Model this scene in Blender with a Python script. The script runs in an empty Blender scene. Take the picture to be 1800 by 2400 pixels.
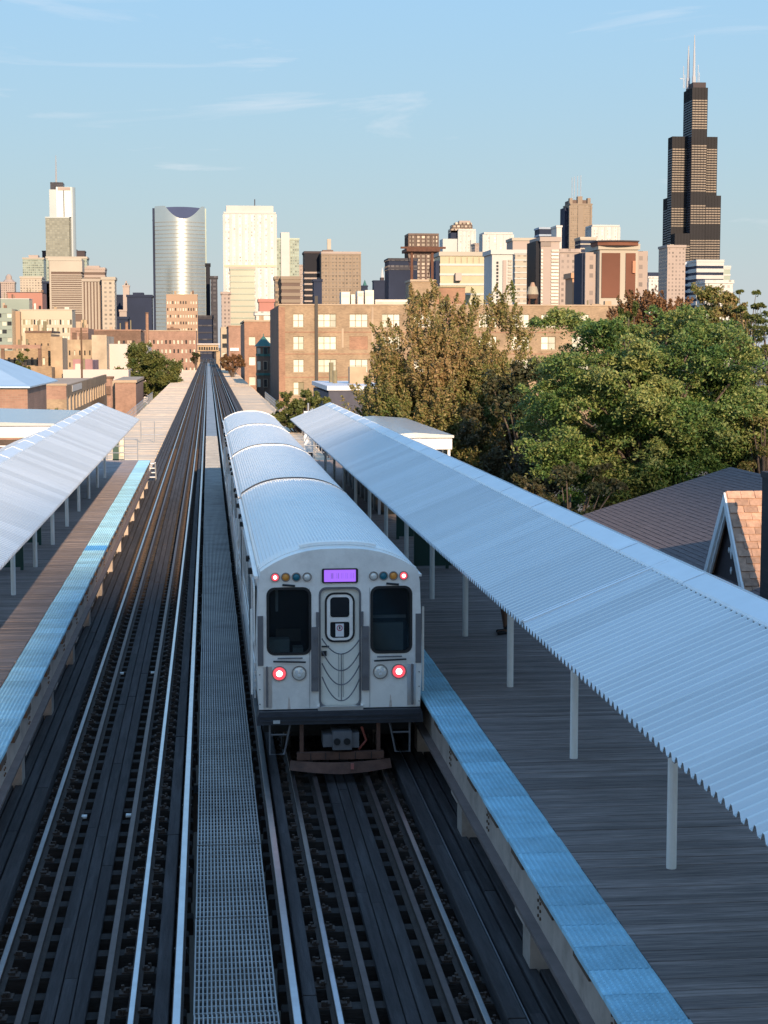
import bpy, bmesh, math, random
import numpy as np
from mathutils import Vector, Matrix

R = math.radians
random.seed(7)
rng = np.random.default_rng(11)
SC = bpy.context.scene
COL = SC.collection

# ------------------------------------------------------------------ camera
FPX = 4000.0                       # focal length in photograph pixels (1800 x 2400)
CAM_Z = 6.83                       # eye height above the rail tops
PITCH = math.atan(388.0 / FPX)
YAW = math.atan(413.0 / FPX * math.cos(PITCH))
c_p, s_p, c_y, s_y = math.cos(PITCH), math.sin(PITCH), math.cos(YAW), math.sin(YAW)
FWD = Vector((s_y * c_p, c_y * c_p, -s_p))
RGT = Vector((c_y, -s_y, 0))
UPV = Vector((s_y * s_p, c_y * s_p, c_p))
cam = bpy.data.cameras.new('camera')
cam.sensor_fit = 'VERTICAL'
cam.sensor_height = 36.0
cam.lens = FPX / 2400.0 * 36.0
cam.clip_start = 0.5
cam.clip_end = 60000
camo = bpy.data.objects.new('camera', cam)
COL.objects.link(camo)
camo.matrix_world = Matrix(((RGT.x, UPV.x, -FWD.x, 0), (RGT.y, UPV.y, -FWD.y, 0), (RGT.z, UPV.z, -FWD.z, CAM_Z), (0, 0, 0, 1)))
SC.camera = camo

# ------------------------------------------------------------------ sun and sky
SUN_EL, SUN_AZ = R(18.0), R(9.0)    # low evening sun, behind the camera and a little to the right
TOSUN = Vector((math.sin(SUN_AZ) * math.cos(SUN_EL), -math.cos(SUN_AZ) * math.cos(SUN_EL), math.sin(SUN_EL)))
sun = bpy.data.lights.new('sun', 'SUN')
sun.energy = 2.5
sun.angle = R(0.5)
sun.color = (1.0, 0.76, 0.52)
suno = bpy.data.objects.new('sun', sun)
COL.objects.link(suno)
suno.rotation_euler = TOSUN.to_track_quat('Z', 'Y').to_euler()

world = bpy.data.worlds.new('World')
SC.world = world
world.use_nodes = True
wn, wl_ = world.node_tree.nodes, world.node_tree.links
wn.clear()
sky = wn.new('ShaderNodeTexSky')
sky.sky_type = 'NISHITA'
sky.sun_disc = False
sky.sun_elevation = SUN_EL
sky.sun_rotation = math.pi - SUN_AZ
sky.altitude = 180
sky.air_density = 1.0
sky.dust_density = 0.35
sky.ozone_density = 2.4
bgn = wn.new('ShaderNodeBackground')
bgn.inputs['Strength'].default_value = 0.15
out = wn.new('ShaderNodeOutputWorld')
# even out the sky's brightness from horizon to zenith (its colour stays), add a pale veil low down and thin cirrus
def WM(op, a, c=None, d=None):
    n = wn.new('ShaderNodeMath'); n.operation = op
    for i, q in enumerate((a, c, d)):
        if q is None: continue
        if isinstance(q, (int, float)): n.inputs[i].default_value = q
        else: wl_.new(q, n.inputs[i])
    return n.outputs[0]
lumn = wn.new('ShaderNodeVectorMath'); lumn.operation = 'DOT_PRODUCT'; wl_.new(sky.outputs[0], lumn.inputs[0]); lumn.inputs[1].default_value = (0.25, 0.60, 0.15)
flat = wn.new('ShaderNodeVectorMath'); flat.operation = 'SCALE'; wl_.new(sky.outputs[0], flat.inputs[0])
wl_.new(WM('MULTIPLY', WM('POWER', WM('MAXIMUM', lumn.outputs['Value'], 0.02), -0.88), 1.22), flat.inputs['Scale'])
tint = wn.new('ShaderNodeVectorMath'); tint.operation = 'MULTIPLY'; wl_.new(flat.outputs[0], tint.inputs[0]); tint.inputs[1].default_value = (0.83, 0.99, 0.98)
tc = wn.new('ShaderNodeTexCoord')
sep = wn.new('ShaderNodeSeparateXYZ'); wl_.new(tc.outputs['Generated'], sep.inputs[0])
elev = WM('MAXIMUM', sep.outputs['Z'], 0.0)
veil = WM('MULTIPLY_ADD', WM('POWER', 2.71828, WM('MULTIPLY', elev, -7.5)), 0.80, 0.05)
mixv = wn.new('ShaderNodeMixRGB'); wl_.new(veil, mixv.inputs['Fac']); wl_.new(tint.outputs[0], mixv.inputs['Color1'])
mixv.inputs['Color2'].default_value = (1.30, 1.36, 1.62, 1)
mp = wn.new('ShaderNodeMapping'); wl_.new(tc.outputs['Generated'], mp.inputs[0])
mp.inputs['Scale'].default_value = (4.0, 4.0, 26.0)
mp.inputs['Location'].default_value = (29.6, 15.7, 11.2)
n1 = wn.new('ShaderNodeTexNoise'); wl_.new(mp.outputs[0], n1.inputs['Vector'])
n1.inputs['Scale'].default_value = 1.0; n1.inputs['Detail'].default_value = 9; n1.inputs['Roughness'].default_value = 0.60
n1.inputs['Distortion'].default_value = 0.7
cr = wn.new('ShaderNodeMapRange'); wl_.new(n1.outputs['Fac'], cr.inputs['Value'])
cr.inputs['From Min'].default_value = 0.59; cr.inputs['From Max'].default_value = 0.80
cr.inputs['To Min'].default_value = 0.0; cr.inputs['To Max'].default_value = 0.75
mixc = wn.new('ShaderNodeMixRGB')
wl_.new(cr.outputs[0], mixc.inputs['Fac']); wl_.new(mixv.outputs[0], mixc.inputs['Color1'])
mixc.inputs['Color2'].default_value = (2.15, 2.15, 2.25, 1)
wl_.new(mixc.outputs[0], bgn.inputs['Color']); wl_.new(bgn.outputs[0], out.inputs[0])

SC.render.engine = 'CYCLES'
SC.cycles.max_bounces = 6
SC.cycles.diffuse_bounces = 3
SC.cycles.transparent_max_bounces = 8
SC.cycles.sample_clamp_indirect = 4
SC.cycles.use_denoising = True
vs = SC.view_settings
vs.view_transform = 'Standard'
try: vs.look = 'None'
except Exception: pass
vs.exposure = 1.55
vs.gamma = 1.0
vs.use_curve_mapping = False

# ------------------------------------------------------------------ helpers
def at(px, py, Y):
    """world point seen at photograph pixel (px, py), on the plane y = Y"""
    d = FWD * FPX + RGT * (px - 900.0) - UPV * (py - 1200.0)
    t = Y / d.y
    return Vector((d.x * t, d.y * t, CAM_Z + d.z * t))

def wloc(o):
    v = Vector((0, 0, 0))
    while o is not None:
        v += o.location
        o = o.parent
    return v

def tag(o, label=None, cat=None, group=None, kind=None):
    if label: o['label'] = label
    if cat: o['category'] = cat
    if group: o['group'] = group
    if kind: o['kind'] = kind
    return o

def thing(name, loc, label, cat, group=None, kind=None):
    o = bpy.data.objects.new(name, None)
    o.empty_display_size = 0.3
    COL.objects.link(o)
    o.location = loc
    return tag(o, label, cat, group, kind)

def put(name, mesh, parent=None, loc=(0, 0, 0), rot=None, kind=None, scale=None):
    """link a mesh object; loc is the wanted world position (parents are never rotated)"""
    o = bpy.data.objects.new(name, mesh)
    COL.objects.link(o)
    o.parent = parent
    o.location = Vector(loc) - (wloc(parent) if parent is not None else Vector((0, 0, 0)))
    if rot: o.rotation_euler = rot
    if scale: o.scale = scale
    if kind: o['kind'] = kind
    return o

class MB:
    def __init__(s): s.v = []; s.f = []
    def add(s, vs_, fs):
        n = len(s.v)
        s.v.extend(tuple(p) for p in vs_)
        s.f.extend(tuple(i + n for i in f) for f in fs)
        return s
    def box(s, x0, x1, y0, y1, z0, z1):
        if x0 > x1: x0, x1 = x1, x0
        if y0 > y1: y0, y1 = y1, y0
        if z0 > z1: z0, z1 = z1, z0
        return s.add([(x0,y0,z0),(x1,y0,z0),(x1,y1,z0),(x0,y1,z0),(x0,y0,z1),(x1,y0,z1),(x1,y1,z1),(x0,y1,z1)],
                     [(3,2,1,0),(4,5,6,7),(0,1,5,4),(1,2,6,5),(2,3,7,6),(3,0,4,7)])
    def bbox(s, x0, x1, y0, y1, z0, z1, b):
        """box with chamfered long top edges"""
        pr = [(x0,z0),(x1,z0),(x1,z1-b),(x1-b,z1),(x0+b,z1),(x0,z1-b)]
        return s.prism_y(pr, y0, y1)
    def prism_y(s, pr, y0, y1):
        n = len(pr)
        vs_ = [(x, y0, z) for x, z in pr] + [(x, y1, z) for x, z in pr]
        fs = [(i, (i+1) % n, (i+1) % n + n, i + n) for i in range(n)]
        return s.add(vs_, fs + [tuple(range(n-1, -1, -1)), tuple(range(n, 2*n))])
    def prism_x(s, pr, x0, x1):
        n = len(pr)
        vs_ = [(x0, y, z) for y, z in pr] + [(x1, y, z) for y, z in pr]
        fs = [(i, (i+1) % n, (i+1) % n + n, i + n) for i in range(n)]
        return s.add(vs_, fs + [tuple(range(n-1, -1, -1)), tuple(range(n, 2*n))])
    def prism_z(s, pr, z0, z1, top=None):
        n = len(pr); top = top or pr
        vs_ = [(x, y, z0) for x, y in pr] + [(x, y, z1) for x, y in top]
        fs = [(i, (i+1) % n, (i+1) % n + n, i + n) for i in range(n)]
        return s.add(vs_, fs + [tuple(range(n-1, -1, -1)), tuple(range(n, 2*n))])
    def sheet_y(s, pr, y0, y1, th=0.0):
        """open profile extruded along y, given a thickness downwards"""
        if th:
            pr2 = list(pr) + [(x, z - th) for x, z in reversed(pr)]
            return s.prism_y(pr2, y0, y1)
        n = len(pr)
        return s.add([(x, y0, z) for x, z in pr] + [(x, y1, z) for x, z in pr], [(i, i+1, i+1+n, i+n) for i in range(n-1)])
    def cyl(s, c, r, h, n=12, axis='z', r2=None):
        r2 = r if r2 is None else r2
        x, y, z = c; a = []; b = []
        for i in range(n):
            t = 2*math.pi*i/n; p, q = math.cos(t), math.sin(t)
            if axis == 'z': a.append((x+r*p, y+r*q, z)); b.append((x+r2*p, y+r2*q, z+h))
            elif axis == 'y': a.append((x+r*p, y, z+r*q)); b.append((x+r2*p, y+h, z+r2*q))
            else: a.append((x, y+r*p, z+r*q)); b.append((x+h, y+r2*p, z+r2*q))
        return s.add(a + b, [(i, (i+1) % n, (i+1) % n+n, i+n) for i in range(n)] + [tuple(range(n-1,-1,-1)), tuple(range(n, 2*n))])
    def tube(s, pts, rad, n=6):
        pts = [Vector(p) for p in pts]
        rads = rad if isinstance(rad, (list, tuple)) else [rad]*len(pts)
        base = len(s.v); ref = None
        for i, p in enumerate(pts):
            d = (pts[min(i+1, len(pts)-1)] - pts[max(i-1, 0)])
            if d.length < 1e-9: d = Vector((0, 0, 1))
            d.normalize()
            if ref is None:
                ref = Vector((0, 0, 1)) if abs(d.z) < 0.9 else Vector((1, 0, 0))
            a = d.cross(ref); a.normalize(); b = d.cross(a)
            for k in range(n):
                t = 2*math.pi*k/n
                s.v.append(tuple(p + (a*math.cos(t) + b*math.sin(t))*rads[i]))
        for i in range(len(pts)-1):
            for k in range(n):
                k2 = (k+1) % n
                s.f.append((base+i*n+k, base+i*n+k2, base+(i+1)*n+k2, base+(i+1)*n+k))
        s.f.append(tuple(base+k for k in range(n-1, -1, -1)))
        s.f.append(tuple(base+(len(pts)-1)*n+k for k in range(n)))
        return s
    def bar(s, a, b, w, h=None):
        """square bar from a to b"""
        return s.tube([a, b], w/1.414, 4)
    def mesh(s, name, mat, smooth=False):
        me = bpy.data.meshes.new(name)
        me.from_pydata(s.v, [], s.f)
        if mat is not None: me.materials.append(mat)
        bm = bmesh.new(); bm.from_mesh(me)
        bmesh.ops.recalc_face_normals(bm, faces=bm.faces)
        bm.to_mesh(me); bm.free()
        if smooth:
            me.polygons.foreach_set('use_smooth', [True]*len(me.polygons))
        return me
    def build(s, name, mat, parent=None, kind=None, smooth=False):
        """geometry given in world coordinates"""
        return put(name, s.mesh(name, mat, smooth), parent, (0, 0, 0), kind=kind)

def rrect(x0, x1, z0, z1, r, n=5):
    pts = []
    for cx, cz, a0 in ((x1-r, z1-r, 0), (x0+r, z1-r, 90), (x0+r, z0+r, 180), (x1-r, z0+r, 270)):
        for i in range(n+1):
            a = R(a0 + 90*i/n)
            pts.append((cx + r*math.cos(a), cz + r*math.sin(a)))
    return pts

def panel_y(mb, outline, y0, y1):
    """flat outline in x-z, with thickness along y"""
    return mb.prism_y(outline, y0, y1)

def ring_y(mb, outer, inner, y0, y1):
    n = len(outer)
    vs_ = [(x, y0, z) for x, z in outer] + [(x, y0, z) for x, z in inner] + [(x, y1, z) for x, z in outer] + [(x, y1, z) for x, z in inner]
    fs = []
    for i in range(n):
        j = (i+1) % n
        fs += [(i, j, j+n, i+n), (2*n+i, 3*n+i, 3*n+j, 2*n+j), (i, 2*n+i, 2*n+j, j), (n+i, n+j, 3*n+j, 3*n+i)]
    return mb.add(vs_, fs)

# ------------------------------------------------------------------ materials
MATS = {}
def mat(name, col, rough=0.7, metal=0.0, var=0.15, nscale=4.0, bump=0.0, bscale=40.0, rnd=0.0, stretch=(1, 1, 1), spec=None,
        dirt=None, dirt_amt=0.0, dirt_scale=1.2, coat=0.0):
    if name in MATS: return MATS[name]
    m = bpy.data.materials.new(name); m.use_nodes = True
    nt = m.node_tree; N, L = nt.nodes, nt.links
    b = N['Principled BSDF']
    b.inputs['Roughness'].default_value = rough
    b.inputs['Metallic'].default_value = metal
    if spec is not None: b.inputs['Specular IOR Level'].default_value = spec
    if coat: b.inputs['Coat Weight'].default_value = coat
    tcn = N.new('ShaderNodeTexCoord'); oi = N.new('ShaderNodeObjectInfo')
    off = N.new('ShaderNodeVectorMath'); off.operation = 'MULTIPLY_ADD'
    off.inputs[1].default_value = stretch
    L.new(tcn.outputs['Object'], off.inputs[0])
    sc = N.new('ShaderNodeVectorMath'); sc.operation = 'SCALE'; sc.inputs[0].default_value = (37, 53, 71)
    L.new(oi.outputs['Random'], sc.inputs['Scale']); L.new(sc.outputs[0], off.inputs[2])
    nz = N.new('ShaderNodeTexNoise'); nz.inputs['Scale'].default_value = nscale; nz.inputs['Detail'].default_value = 6
    nz.inputs['Roughness'].default_value = 0.65
    L.new(off.outputs[0], nz.inputs['Vector'])
    mr = N.new('ShaderNodeMapRange'); L.new(nz.outputs['Fac'], mr.inputs['Value'])
    mr.inputs['From Min'].default_value = 0.3; mr.inputs['From Max'].default_value = 0.7
    mr.inputs['To Min'].default_value = 1-var; mr.inputs['To Max'].default_value = 1+var
    fac = mr.outputs[0]
    if rnd:
        r2 = N.new('ShaderNodeMapRange'); L.new(oi.outputs['Random'], r2.inputs['Value'])
        r2.inputs['To Min'].default_value = 1-rnd; r2.inputs['To Max'].default_value = 1+rnd
        mu = N.new('ShaderNodeMath'); mu.operation = 'MULTIPLY'; L.new(fac, mu.inputs[0]); L.new(r2.outputs[0], mu.inputs[1]); fac = mu.outputs[0]
    vm = N.new('ShaderNodeVectorMath'); vm.operation = 'SCALE'; vm.inputs[0].default_value = col[:3]
    L.new(fac, vm.inputs['Scale'])
    colout = vm.outputs[0]
    if dirt is not None:
        nd = N.new('ShaderNodeTexNoise'); nd.inputs['Scale'].default_value = dirt_scale; nd.inputs['Detail'].default_value = 8; nd.inputs['Roughness'].default_value = 0.7
        L.new(off.outputs[0], nd.inputs['Vector'])
        rd = N.new('ShaderNodeMapRange'); L.new(nd.outputs['Fac'], rd.inputs['Value'])
        rd.inputs['From Min'].default_value = 0.48; rd.inputs['From Max'].default_value = 0.72
        rd.inputs['To Max'].default_value = dirt_amt
        mx = N.new('ShaderNodeMixRGB'); L.new(rd.outputs[0], mx.inputs['Fac']); L.new(colout, mx.inputs['Color1'])
        mx.inputs['Color2'].default_value = (*dirt, 1); colout = mx.outputs[0]
    L.new(colout, b.inputs['Base Color'])
    if bump:
        nb = N.new('ShaderNodeTexNoise'); nb.inputs['Scale'].default_value = bscale; nb.inputs['Detail'].default_value = 4
        L.new(off.outputs[0], nb.inputs['Vector'])
        bp = N.new('ShaderNodeBump'); bp.inputs['Strength'].default_value = bump; bp.inputs['Distance'].default_value = 0.02
        L.new(nb.outputs['Fac'], bp.inputs['Height']); L.new(bp.outputs[0], b.inputs['Normal'])
    MATS[name] = m
    return m

def glass(name, tint, rough=0.12, metal=0.55, var=0.2, sx=0.0, sz=0.0):
    """reflecting curtain-wall glass; optional faint joint grid"""
    m = mat(name, tint, rough, metal, var, 0.03)
    return m

def emit(name, col, strength, base=(0.3, 0.3, 0.3)):
    m = bpy.data.materials.new(name); m.use_nodes = True
    b = m.node_tree.nodes['Principled BSDF']
    b.inputs['Base Color'].default_value = (*base, 1)
    b.inputs['Emission Color'].default_value = (*col, 1)
    b.inputs['Emission Strength'].default_value = strength
    b.inputs['Roughness'].default_value = 0.3
    MATS[name] = m
    return m

def facade(name, wall, pane, pitch_u, pitch_v, wu, wv, rough=0.25, rnd=0.5, pane_metal=0.3, rib=0.0):
    """wall with rows of windows too far away to tell apart: grid in object space"""
    if name in MATS: return MATS[name]
    m = bpy.data.materials.new(name); m.use_nodes = True
    nt = m.node_tree; N, L = nt.nodes, nt.links
    b = N['Principled BSDF']
    tcn = N.new('ShaderNodeTexCoord'); sp = N.new('ShaderNodeSeparateXYZ'); L.new(tcn.outputs['Object'], sp.inputs[0])
    def M(op, a, c=None):
        n = N.new('ShaderNodeMath'); n.operation = op
        for i, q in enumerate((a, c)):
            if q is None: continue
            if isinstance(q, (int, float)): n.inputs[i].default_value = q
            else: L.new(q, n.inputs[i])
        return n.outputs[0]
    u = M('DIVIDE', M('ADD', M('ADD', sp.outputs['X'], sp.outputs['Y']), 1000.0), pitch_u)
    v = M('DIVIDE', M('ADD', sp.outputs['Z'], 1000.0), pitch_v)
    mask = M('MULTIPLY', M('LESS_THAN', M('FRACT', u), wu), M('LESS_THAN', M('FRACT', v), wv))
    cv = N.new('ShaderNodeCombineXYZ'); L.new(M('FLOOR', u), cv.inputs[0]); L.new(M('FLOOR', v), cv.inputs[1])
    wn_ = N.new('ShaderNodeTexWhiteNoise'); wn_.noise_dimensions = '2D'; L.new(cv.outputs[0], wn_.inputs['Vector'])
    mr = N.new('ShaderNodeMapRange'); L.new(wn_.outputs['Value'], mr.inputs['Value'])
    mr.inputs['To Min'].default_value = 1-rnd; mr.inputs['To Max'].default_value = 1+rnd
    vm = N.new('ShaderNodeVectorMath'); vm.operation = 'SCALE'; vm.inputs[0].default_value = pane; L.new(mr.outputs[0], vm.inputs['Scale'])
    nz = N.new('ShaderNodeTexNoise'); nz.inputs['Scale'].default_value = 0.05; nz.inputs['Detail'].default_value = 6
    L.new(tcn.outputs['Object'], nz.inputs['Vector'])
    m2 = N.new('ShaderNodeMapRange'); L.new(nz.outputs['Fac'], m2.inputs['Value']); m2.inputs['To Min'].default_value = 0.85; m2.inputs['To Max'].default_value = 1.15
    v2 = N.new('ShaderNodeVectorMath'); v2.operation = 'SCALE'; v2.inputs[0].default_value = wall; L.new(m2.outputs[0], v2.inputs['Scale'])
    mx = N.new('ShaderNodeMixRGB'); L.new(mask, mx.inputs['Fac']); L.new(v2.outputs[0], mx.inputs['Color1']); L.new(vm.outputs[0], mx.inputs['Color2'])
    L.new(mx.outputs[0], b.inputs['Base Color'])
    rr = N.new('ShaderNodeMapRange'); L.new(mask, rr.inputs['Value']); rr.inputs['To Min'].default_value = 0.8; rr.inputs['To Max'].default_value = rough
    L.new(rr.outputs[0], b.inputs['Roughness'])
    L.new(M('MULTIPLY', mask, pane_metal), b.inputs['Metallic'])
    MATS[name] = m
    return m

def brick(name, c1, c2, mortar, scale=1.0, rough=0.85):
    if name in MATS: return MATS[name]
    m = bpy.data.materials.new(name); m.use_nodes = True
    nt = m.node_tree; N, L = nt.nodes, nt.links
    b = N['Principled BSDF']; b.inputs['Roughness'].default_value = rough
    tcn = N.new('ShaderNodeTexCoord'); sp = N.new('ShaderNodeSeparateXYZ'); L.new(tcn.outputs['Object'], sp.inputs[0])
    ad = N.new('ShaderNodeMath'); L.new(sp.outputs['X'], ad.inputs[0]); L.new(sp.outputs['Y'], ad.inputs[1])
    cv = N.new('ShaderNodeCombineXYZ'); L.new(ad.outputs[0], cv.inputs[0]); L.new(sp.outputs['Z'], cv.inputs[1])
    bt = N.new('ShaderNodeTexBrick'); L.new(cv.outputs[0], bt.inputs['Vector'])
    bt.inputs['Color1'].default_value = (*c1, 1); bt.inputs['Color2'].default_value = (*c2, 1); bt.inputs['Mortar'].default_value = (*mortar, 1)
    bt.inputs['Scale'].default_value = scale; bt.inputs['Mortar Size'].default_value = 0.012
    bt.inputs['Brick Width'].default_value = 0.42; bt.inputs['Row Height'].default_value = 0.15
    nz = N.new('ShaderNodeTexNoise'); nz.inputs['Scale'].default_value = 0.35; nz.inputs['Detail'].default_value = 8; nz.inputs['Roughness'].default_value = 0.7
    L.new(tcn.outputs['Object'], nz.inputs['Vector'])
    mr = N.new('ShaderNodeMapRange'); L.new(nz.outputs['Fac'], mr.inputs['Value'])
    mr.inputs['From Min'].default_value = 0.3; mr.inputs['From Max'].default_value = 0.7
    mr.inputs['To Min'].default_value = 0.72; mr.inputs['To Max'].default_value = 1.22
    vm = N.new('ShaderNodeVectorMath'); vm.operation = 'SCALE'; L.new(bt.outputs['Color'], vm.inputs[0]); L.new(mr.outputs[0], vm.inputs['Scale'])
    L.new(vm.outputs[0], b.inputs['Base Color'])
    MATS[name] = m
    return m

def leafmat(name, c1, c2, c3, scale=0.35, thr=0.5):
    m = bpy.data.materials.new(name); m.use_nodes = True
    nt = m.node_tree; N, L = nt.nodes, nt.links
    b = N['Principled BSDF']; b.inputs['Roughness'].default_value = 0.55
    b.inputs['Specular IOR Level'].default_value = 0.3
    ge = N.new('ShaderNodeNewGeometry'); tcn = N.new('ShaderNodeTexCoord')
    nz = N.new('ShaderNodeTexNoise'); nz.inputs['Scale'].default_value = scale; nz.inputs['Detail'].default_value = 3
    L.new(tcn.outputs['Object'], nz.inputs['Vector'])
    ad = N.new('ShaderNodeMath'); ad.operation = 'MULTIPLY_ADD'; L.new(ge.outputs['Random Per Island'], ad.inputs[0]); ad.inputs[1].default_value = 0.35
    L.new(nz.outputs['Fac'], ad.inputs[2])
    cr_ = N.new('ShaderNodeValToRGB'); L.new(ad.outputs[0], cr_.inputs['Fac'])
    e = cr_.color_ramp.elements
    e[0].position = thr-0.08; e[0].color = (*c1, 1)
    e[1].position = thr+0.38; e[1].color = (*c3, 1)
    k = e.new(thr+0.14); k.color = (*c2, 1)
    L.new(cr_.outputs[0], b.inputs['Base Color'])
    tr = N.new('ShaderNodeBsdfTranslucent'); L.new(cr_.outputs[0], tr.inputs['Color'])
    ms = N.new('ShaderNodeMixShader'); ms.inputs[0].default_value = 0.28
    L.new(b.outputs[0], ms.inputs[1]); L.new(tr.outputs[0], ms.inputs[2])
    L.new(ms.outputs[0], N['Material Output'].inputs['Surface'])
    MATS[name] = m
    return m

def windowglass(name, tint=(0.02, 0.025, 0.03), mixf=0.35):
    """see-through dark pane: transparent with a reflecting coat"""
    m = bpy.data.materials.new(name); m.use_nodes = True
    nt = m.node_tree; N, L = nt.nodes, nt.links
    b = N['Principled BSDF']; b.inputs['Base Color'].default_value = (*tint, 1); b.inputs['Roughness'].default_value = 0.06
    t = N.new('ShaderNodeBsdfTransparent'); t.inputs[0].default_value = (0.72, 0.76, 0.77, 1)
    ms = N.new('ShaderNodeMixShader'); ms.inputs[0].default_value = mixf
    L.new(t.outputs[0], ms.inputs[1]); L.new(b.outputs[0], ms.inputs[2]); L.new(ms.outputs[0], N['Material Output'].inputs['Surface'])
    MATS[name] = m
    return m

M_RUST = mat('rusty_steel', (0.060, 0.042, 0.034), 0.75, 0.3, 0.3, 6, 0.3, 60)
M_HEAD = mat('worn_rail_head', (0.55, 0.57, 0.60), 0.28, 1.0, 0.12, 3)
M_GUARD = mat('dull_guard_rail', (0.13, 0.095, 0.085), 0.5, 0.6, 0.2, 5)
M_TIE = mat('creosoted_tie', (0.034, 0.026, 0.022), 0.9, 0, 0.4, 5, 0.5, 30, 0.3, (0.3, 3, 3))
M_PLANK = mat('dark_weathered_plank', (0.040, 0.031, 0.030), 0.85, 0, 0.4, 7, 0.4, 50, 0.22, (4, 0.25, 4), dirt=(0.11, 0.10, 0.10), dirt_amt=0.6, dirt_scale=1.8)
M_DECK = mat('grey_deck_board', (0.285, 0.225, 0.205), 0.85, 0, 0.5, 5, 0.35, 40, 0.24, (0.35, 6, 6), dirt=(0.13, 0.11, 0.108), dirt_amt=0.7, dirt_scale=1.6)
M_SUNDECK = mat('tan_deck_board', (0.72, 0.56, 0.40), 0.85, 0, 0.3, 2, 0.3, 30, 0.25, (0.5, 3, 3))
M_GIRDER = mat('dark_girder_paint', (0.035, 0.033, 0.035), 0.7, 0.2, 0.3, 2)
M_BEIGE = mat('beige_painted_steel', (0.46, 0.37, 0.31), 0.6, 0, 0.15, 3, dirt=(0.18, 0.13, 0.10), dirt_amt=0.6, dirt_scale=2.0)
M_BLOCK = mat('stained_wood_block', (0.11, 0.065, 0.04), 0.85, 0, 0.3, 8)
M_TILE = mat('blue_tactile_tile', (0.34, 0.63, 0.78), 0.6, 0, 0.16, 3, 0, 40, 0.15, dirt=(0.38, 0.60, 0.70), dirt_amt=0.7, dirt_scale=1.0)
M_TILED = mat('deep_blue_tactile_tile', (0.10, 0.38, 0.76), 0.6, 0, 0.10, 3)
M_GRATE = mat('galvanised_grating', (0.33, 0.32, 0.31), 0.5, 0.5, 0.25, 1.2, dirt=(0.46, 0.45, 0.43), dirt_amt=0.7, dirt_scale=0.8)
M_ROOF = mat('galvanised_roof_sheet', (0.64, 0.655, 0.65), 0.26, 0.62, 0.12, 1.2, 0, 40, 0.09, (0.3, 4, 0.3), dirt=(0.45, 0.455, 0.445), dirt_amt=0.7, dirt_scale=1.2)
M_CAP = mat('pale_metal_flashing', (0.78, 0.80, 0.82), 0.40, 0.25, 0.06, 1.5, rnd=0.04)
M_WHITE = mat('white_post_paint', (0.88, 0.85, 0.80), 0.5, 0, 0.06, 2, dirt=(0.45, 0.40, 0.34), dirt_amt=0.35, dirt_scale=2.0)
M_GREEN = mat('dark_green_panel', (0.012, 0.055, 0.045), 0.45, 0, 0.15, 2)
M_STEEL = mat('brushed_car_steel', (0.78, 0.80, 0.82), 0.28, 0.85, 0.06, 2, dirt=(0.42, 0.40, 0.38), dirt_amt=0.35, dirt_scale=1.5)
M_FRONT = mat('painted_car_front', (0.93, 0.90, 0.86), 0.30, 0.15, 0.05, 2, dirt=(0.58, 0.55, 0.52), dirt_amt=0.55, dirt_scale=1.6)
M_CARROOF = mat('fluted_car_roof', (0.93, 0.92, 0.90), 0.34, 0.2, 0.07, 1.0, dirt=(0.76, 0.74, 0.71), dirt_amt=0.45, dirt_scale=1.0)
M_DARK = mat('black_rubber', (0.012, 0.012, 0.014), 0.6, 0, 0.1)
M_UNDER = mat('underframe_black', (0.018, 0.017, 0.017), 0.8, 0, 0.3, 4)
M_PILOT = mat('rusted_pilot', (0.13, 0.062, 0.042), 0.85, 0, 0.35, 5, 0.3, 40, dirt=(0.06, 0.04, 0.035), dirt_amt=0.6, dirt_scale=3)
M_DOOR = mat('cream_door_paint', (0.88, 0.85, 0.77), 0.45, 0, 0.05, 3)
M_GREYPL = mat('grey_buffer_plate', (0.16, 0.155, 0.165), 0.6, 0.2, 0.15, 5)
M_BUMPER = mat('dark_blue_grey_bumper', (0.045, 0.050, 0.065), 0.5, 0.3, 0.2, 5)
M_CHAIN = mat('safety_chain', (0.16, 0.16, 0.18), 0.5, 0.5, 0.1)
M_GLASS = windowglass('cab_glass')
M_PANE = mat('dark_side_window', (0.015, 0.018, 0.022), 0.08, 0, 0.1)
# ================================================================== ground and elevated structure
GZ = -6.2
M_GROUND = mat('city_ground', (0.16, 0.13, 0.10), 0.95, 0, 0.35, 0.01)
M_STREET = mat('street_asphalt', (0.13, 0.115, 0.10), 0.9, 0, 0.25, 0.2)
g = MB()
g.add([(-9000, -600, GZ), (9000, -600, GZ), (9000, 16000, GZ), (-9000, 16000, GZ)], [(0, 1, 2, 3)])
tag(g.build('ground', M_GROUND), kind='structure')
s = MB(); s.box(-11.5, 11.5, -300, 1500, GZ - 0.3, GZ + 0.02)
tag(s.build('street', M_STREET), kind='structure')
for x0, x1 in ((-15.5, -11.6), (11.6, 15.5)):
    s = MB(); s.box(x0, x1, -300, 1500, GZ - 0.3, GZ + 0.15)
    tag(s.build('pavement', mat('pavement_concrete', (0.36, 0.32, 0.27), 0.9, 0, 0.2, 0.3)), kind='structure')

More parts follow.
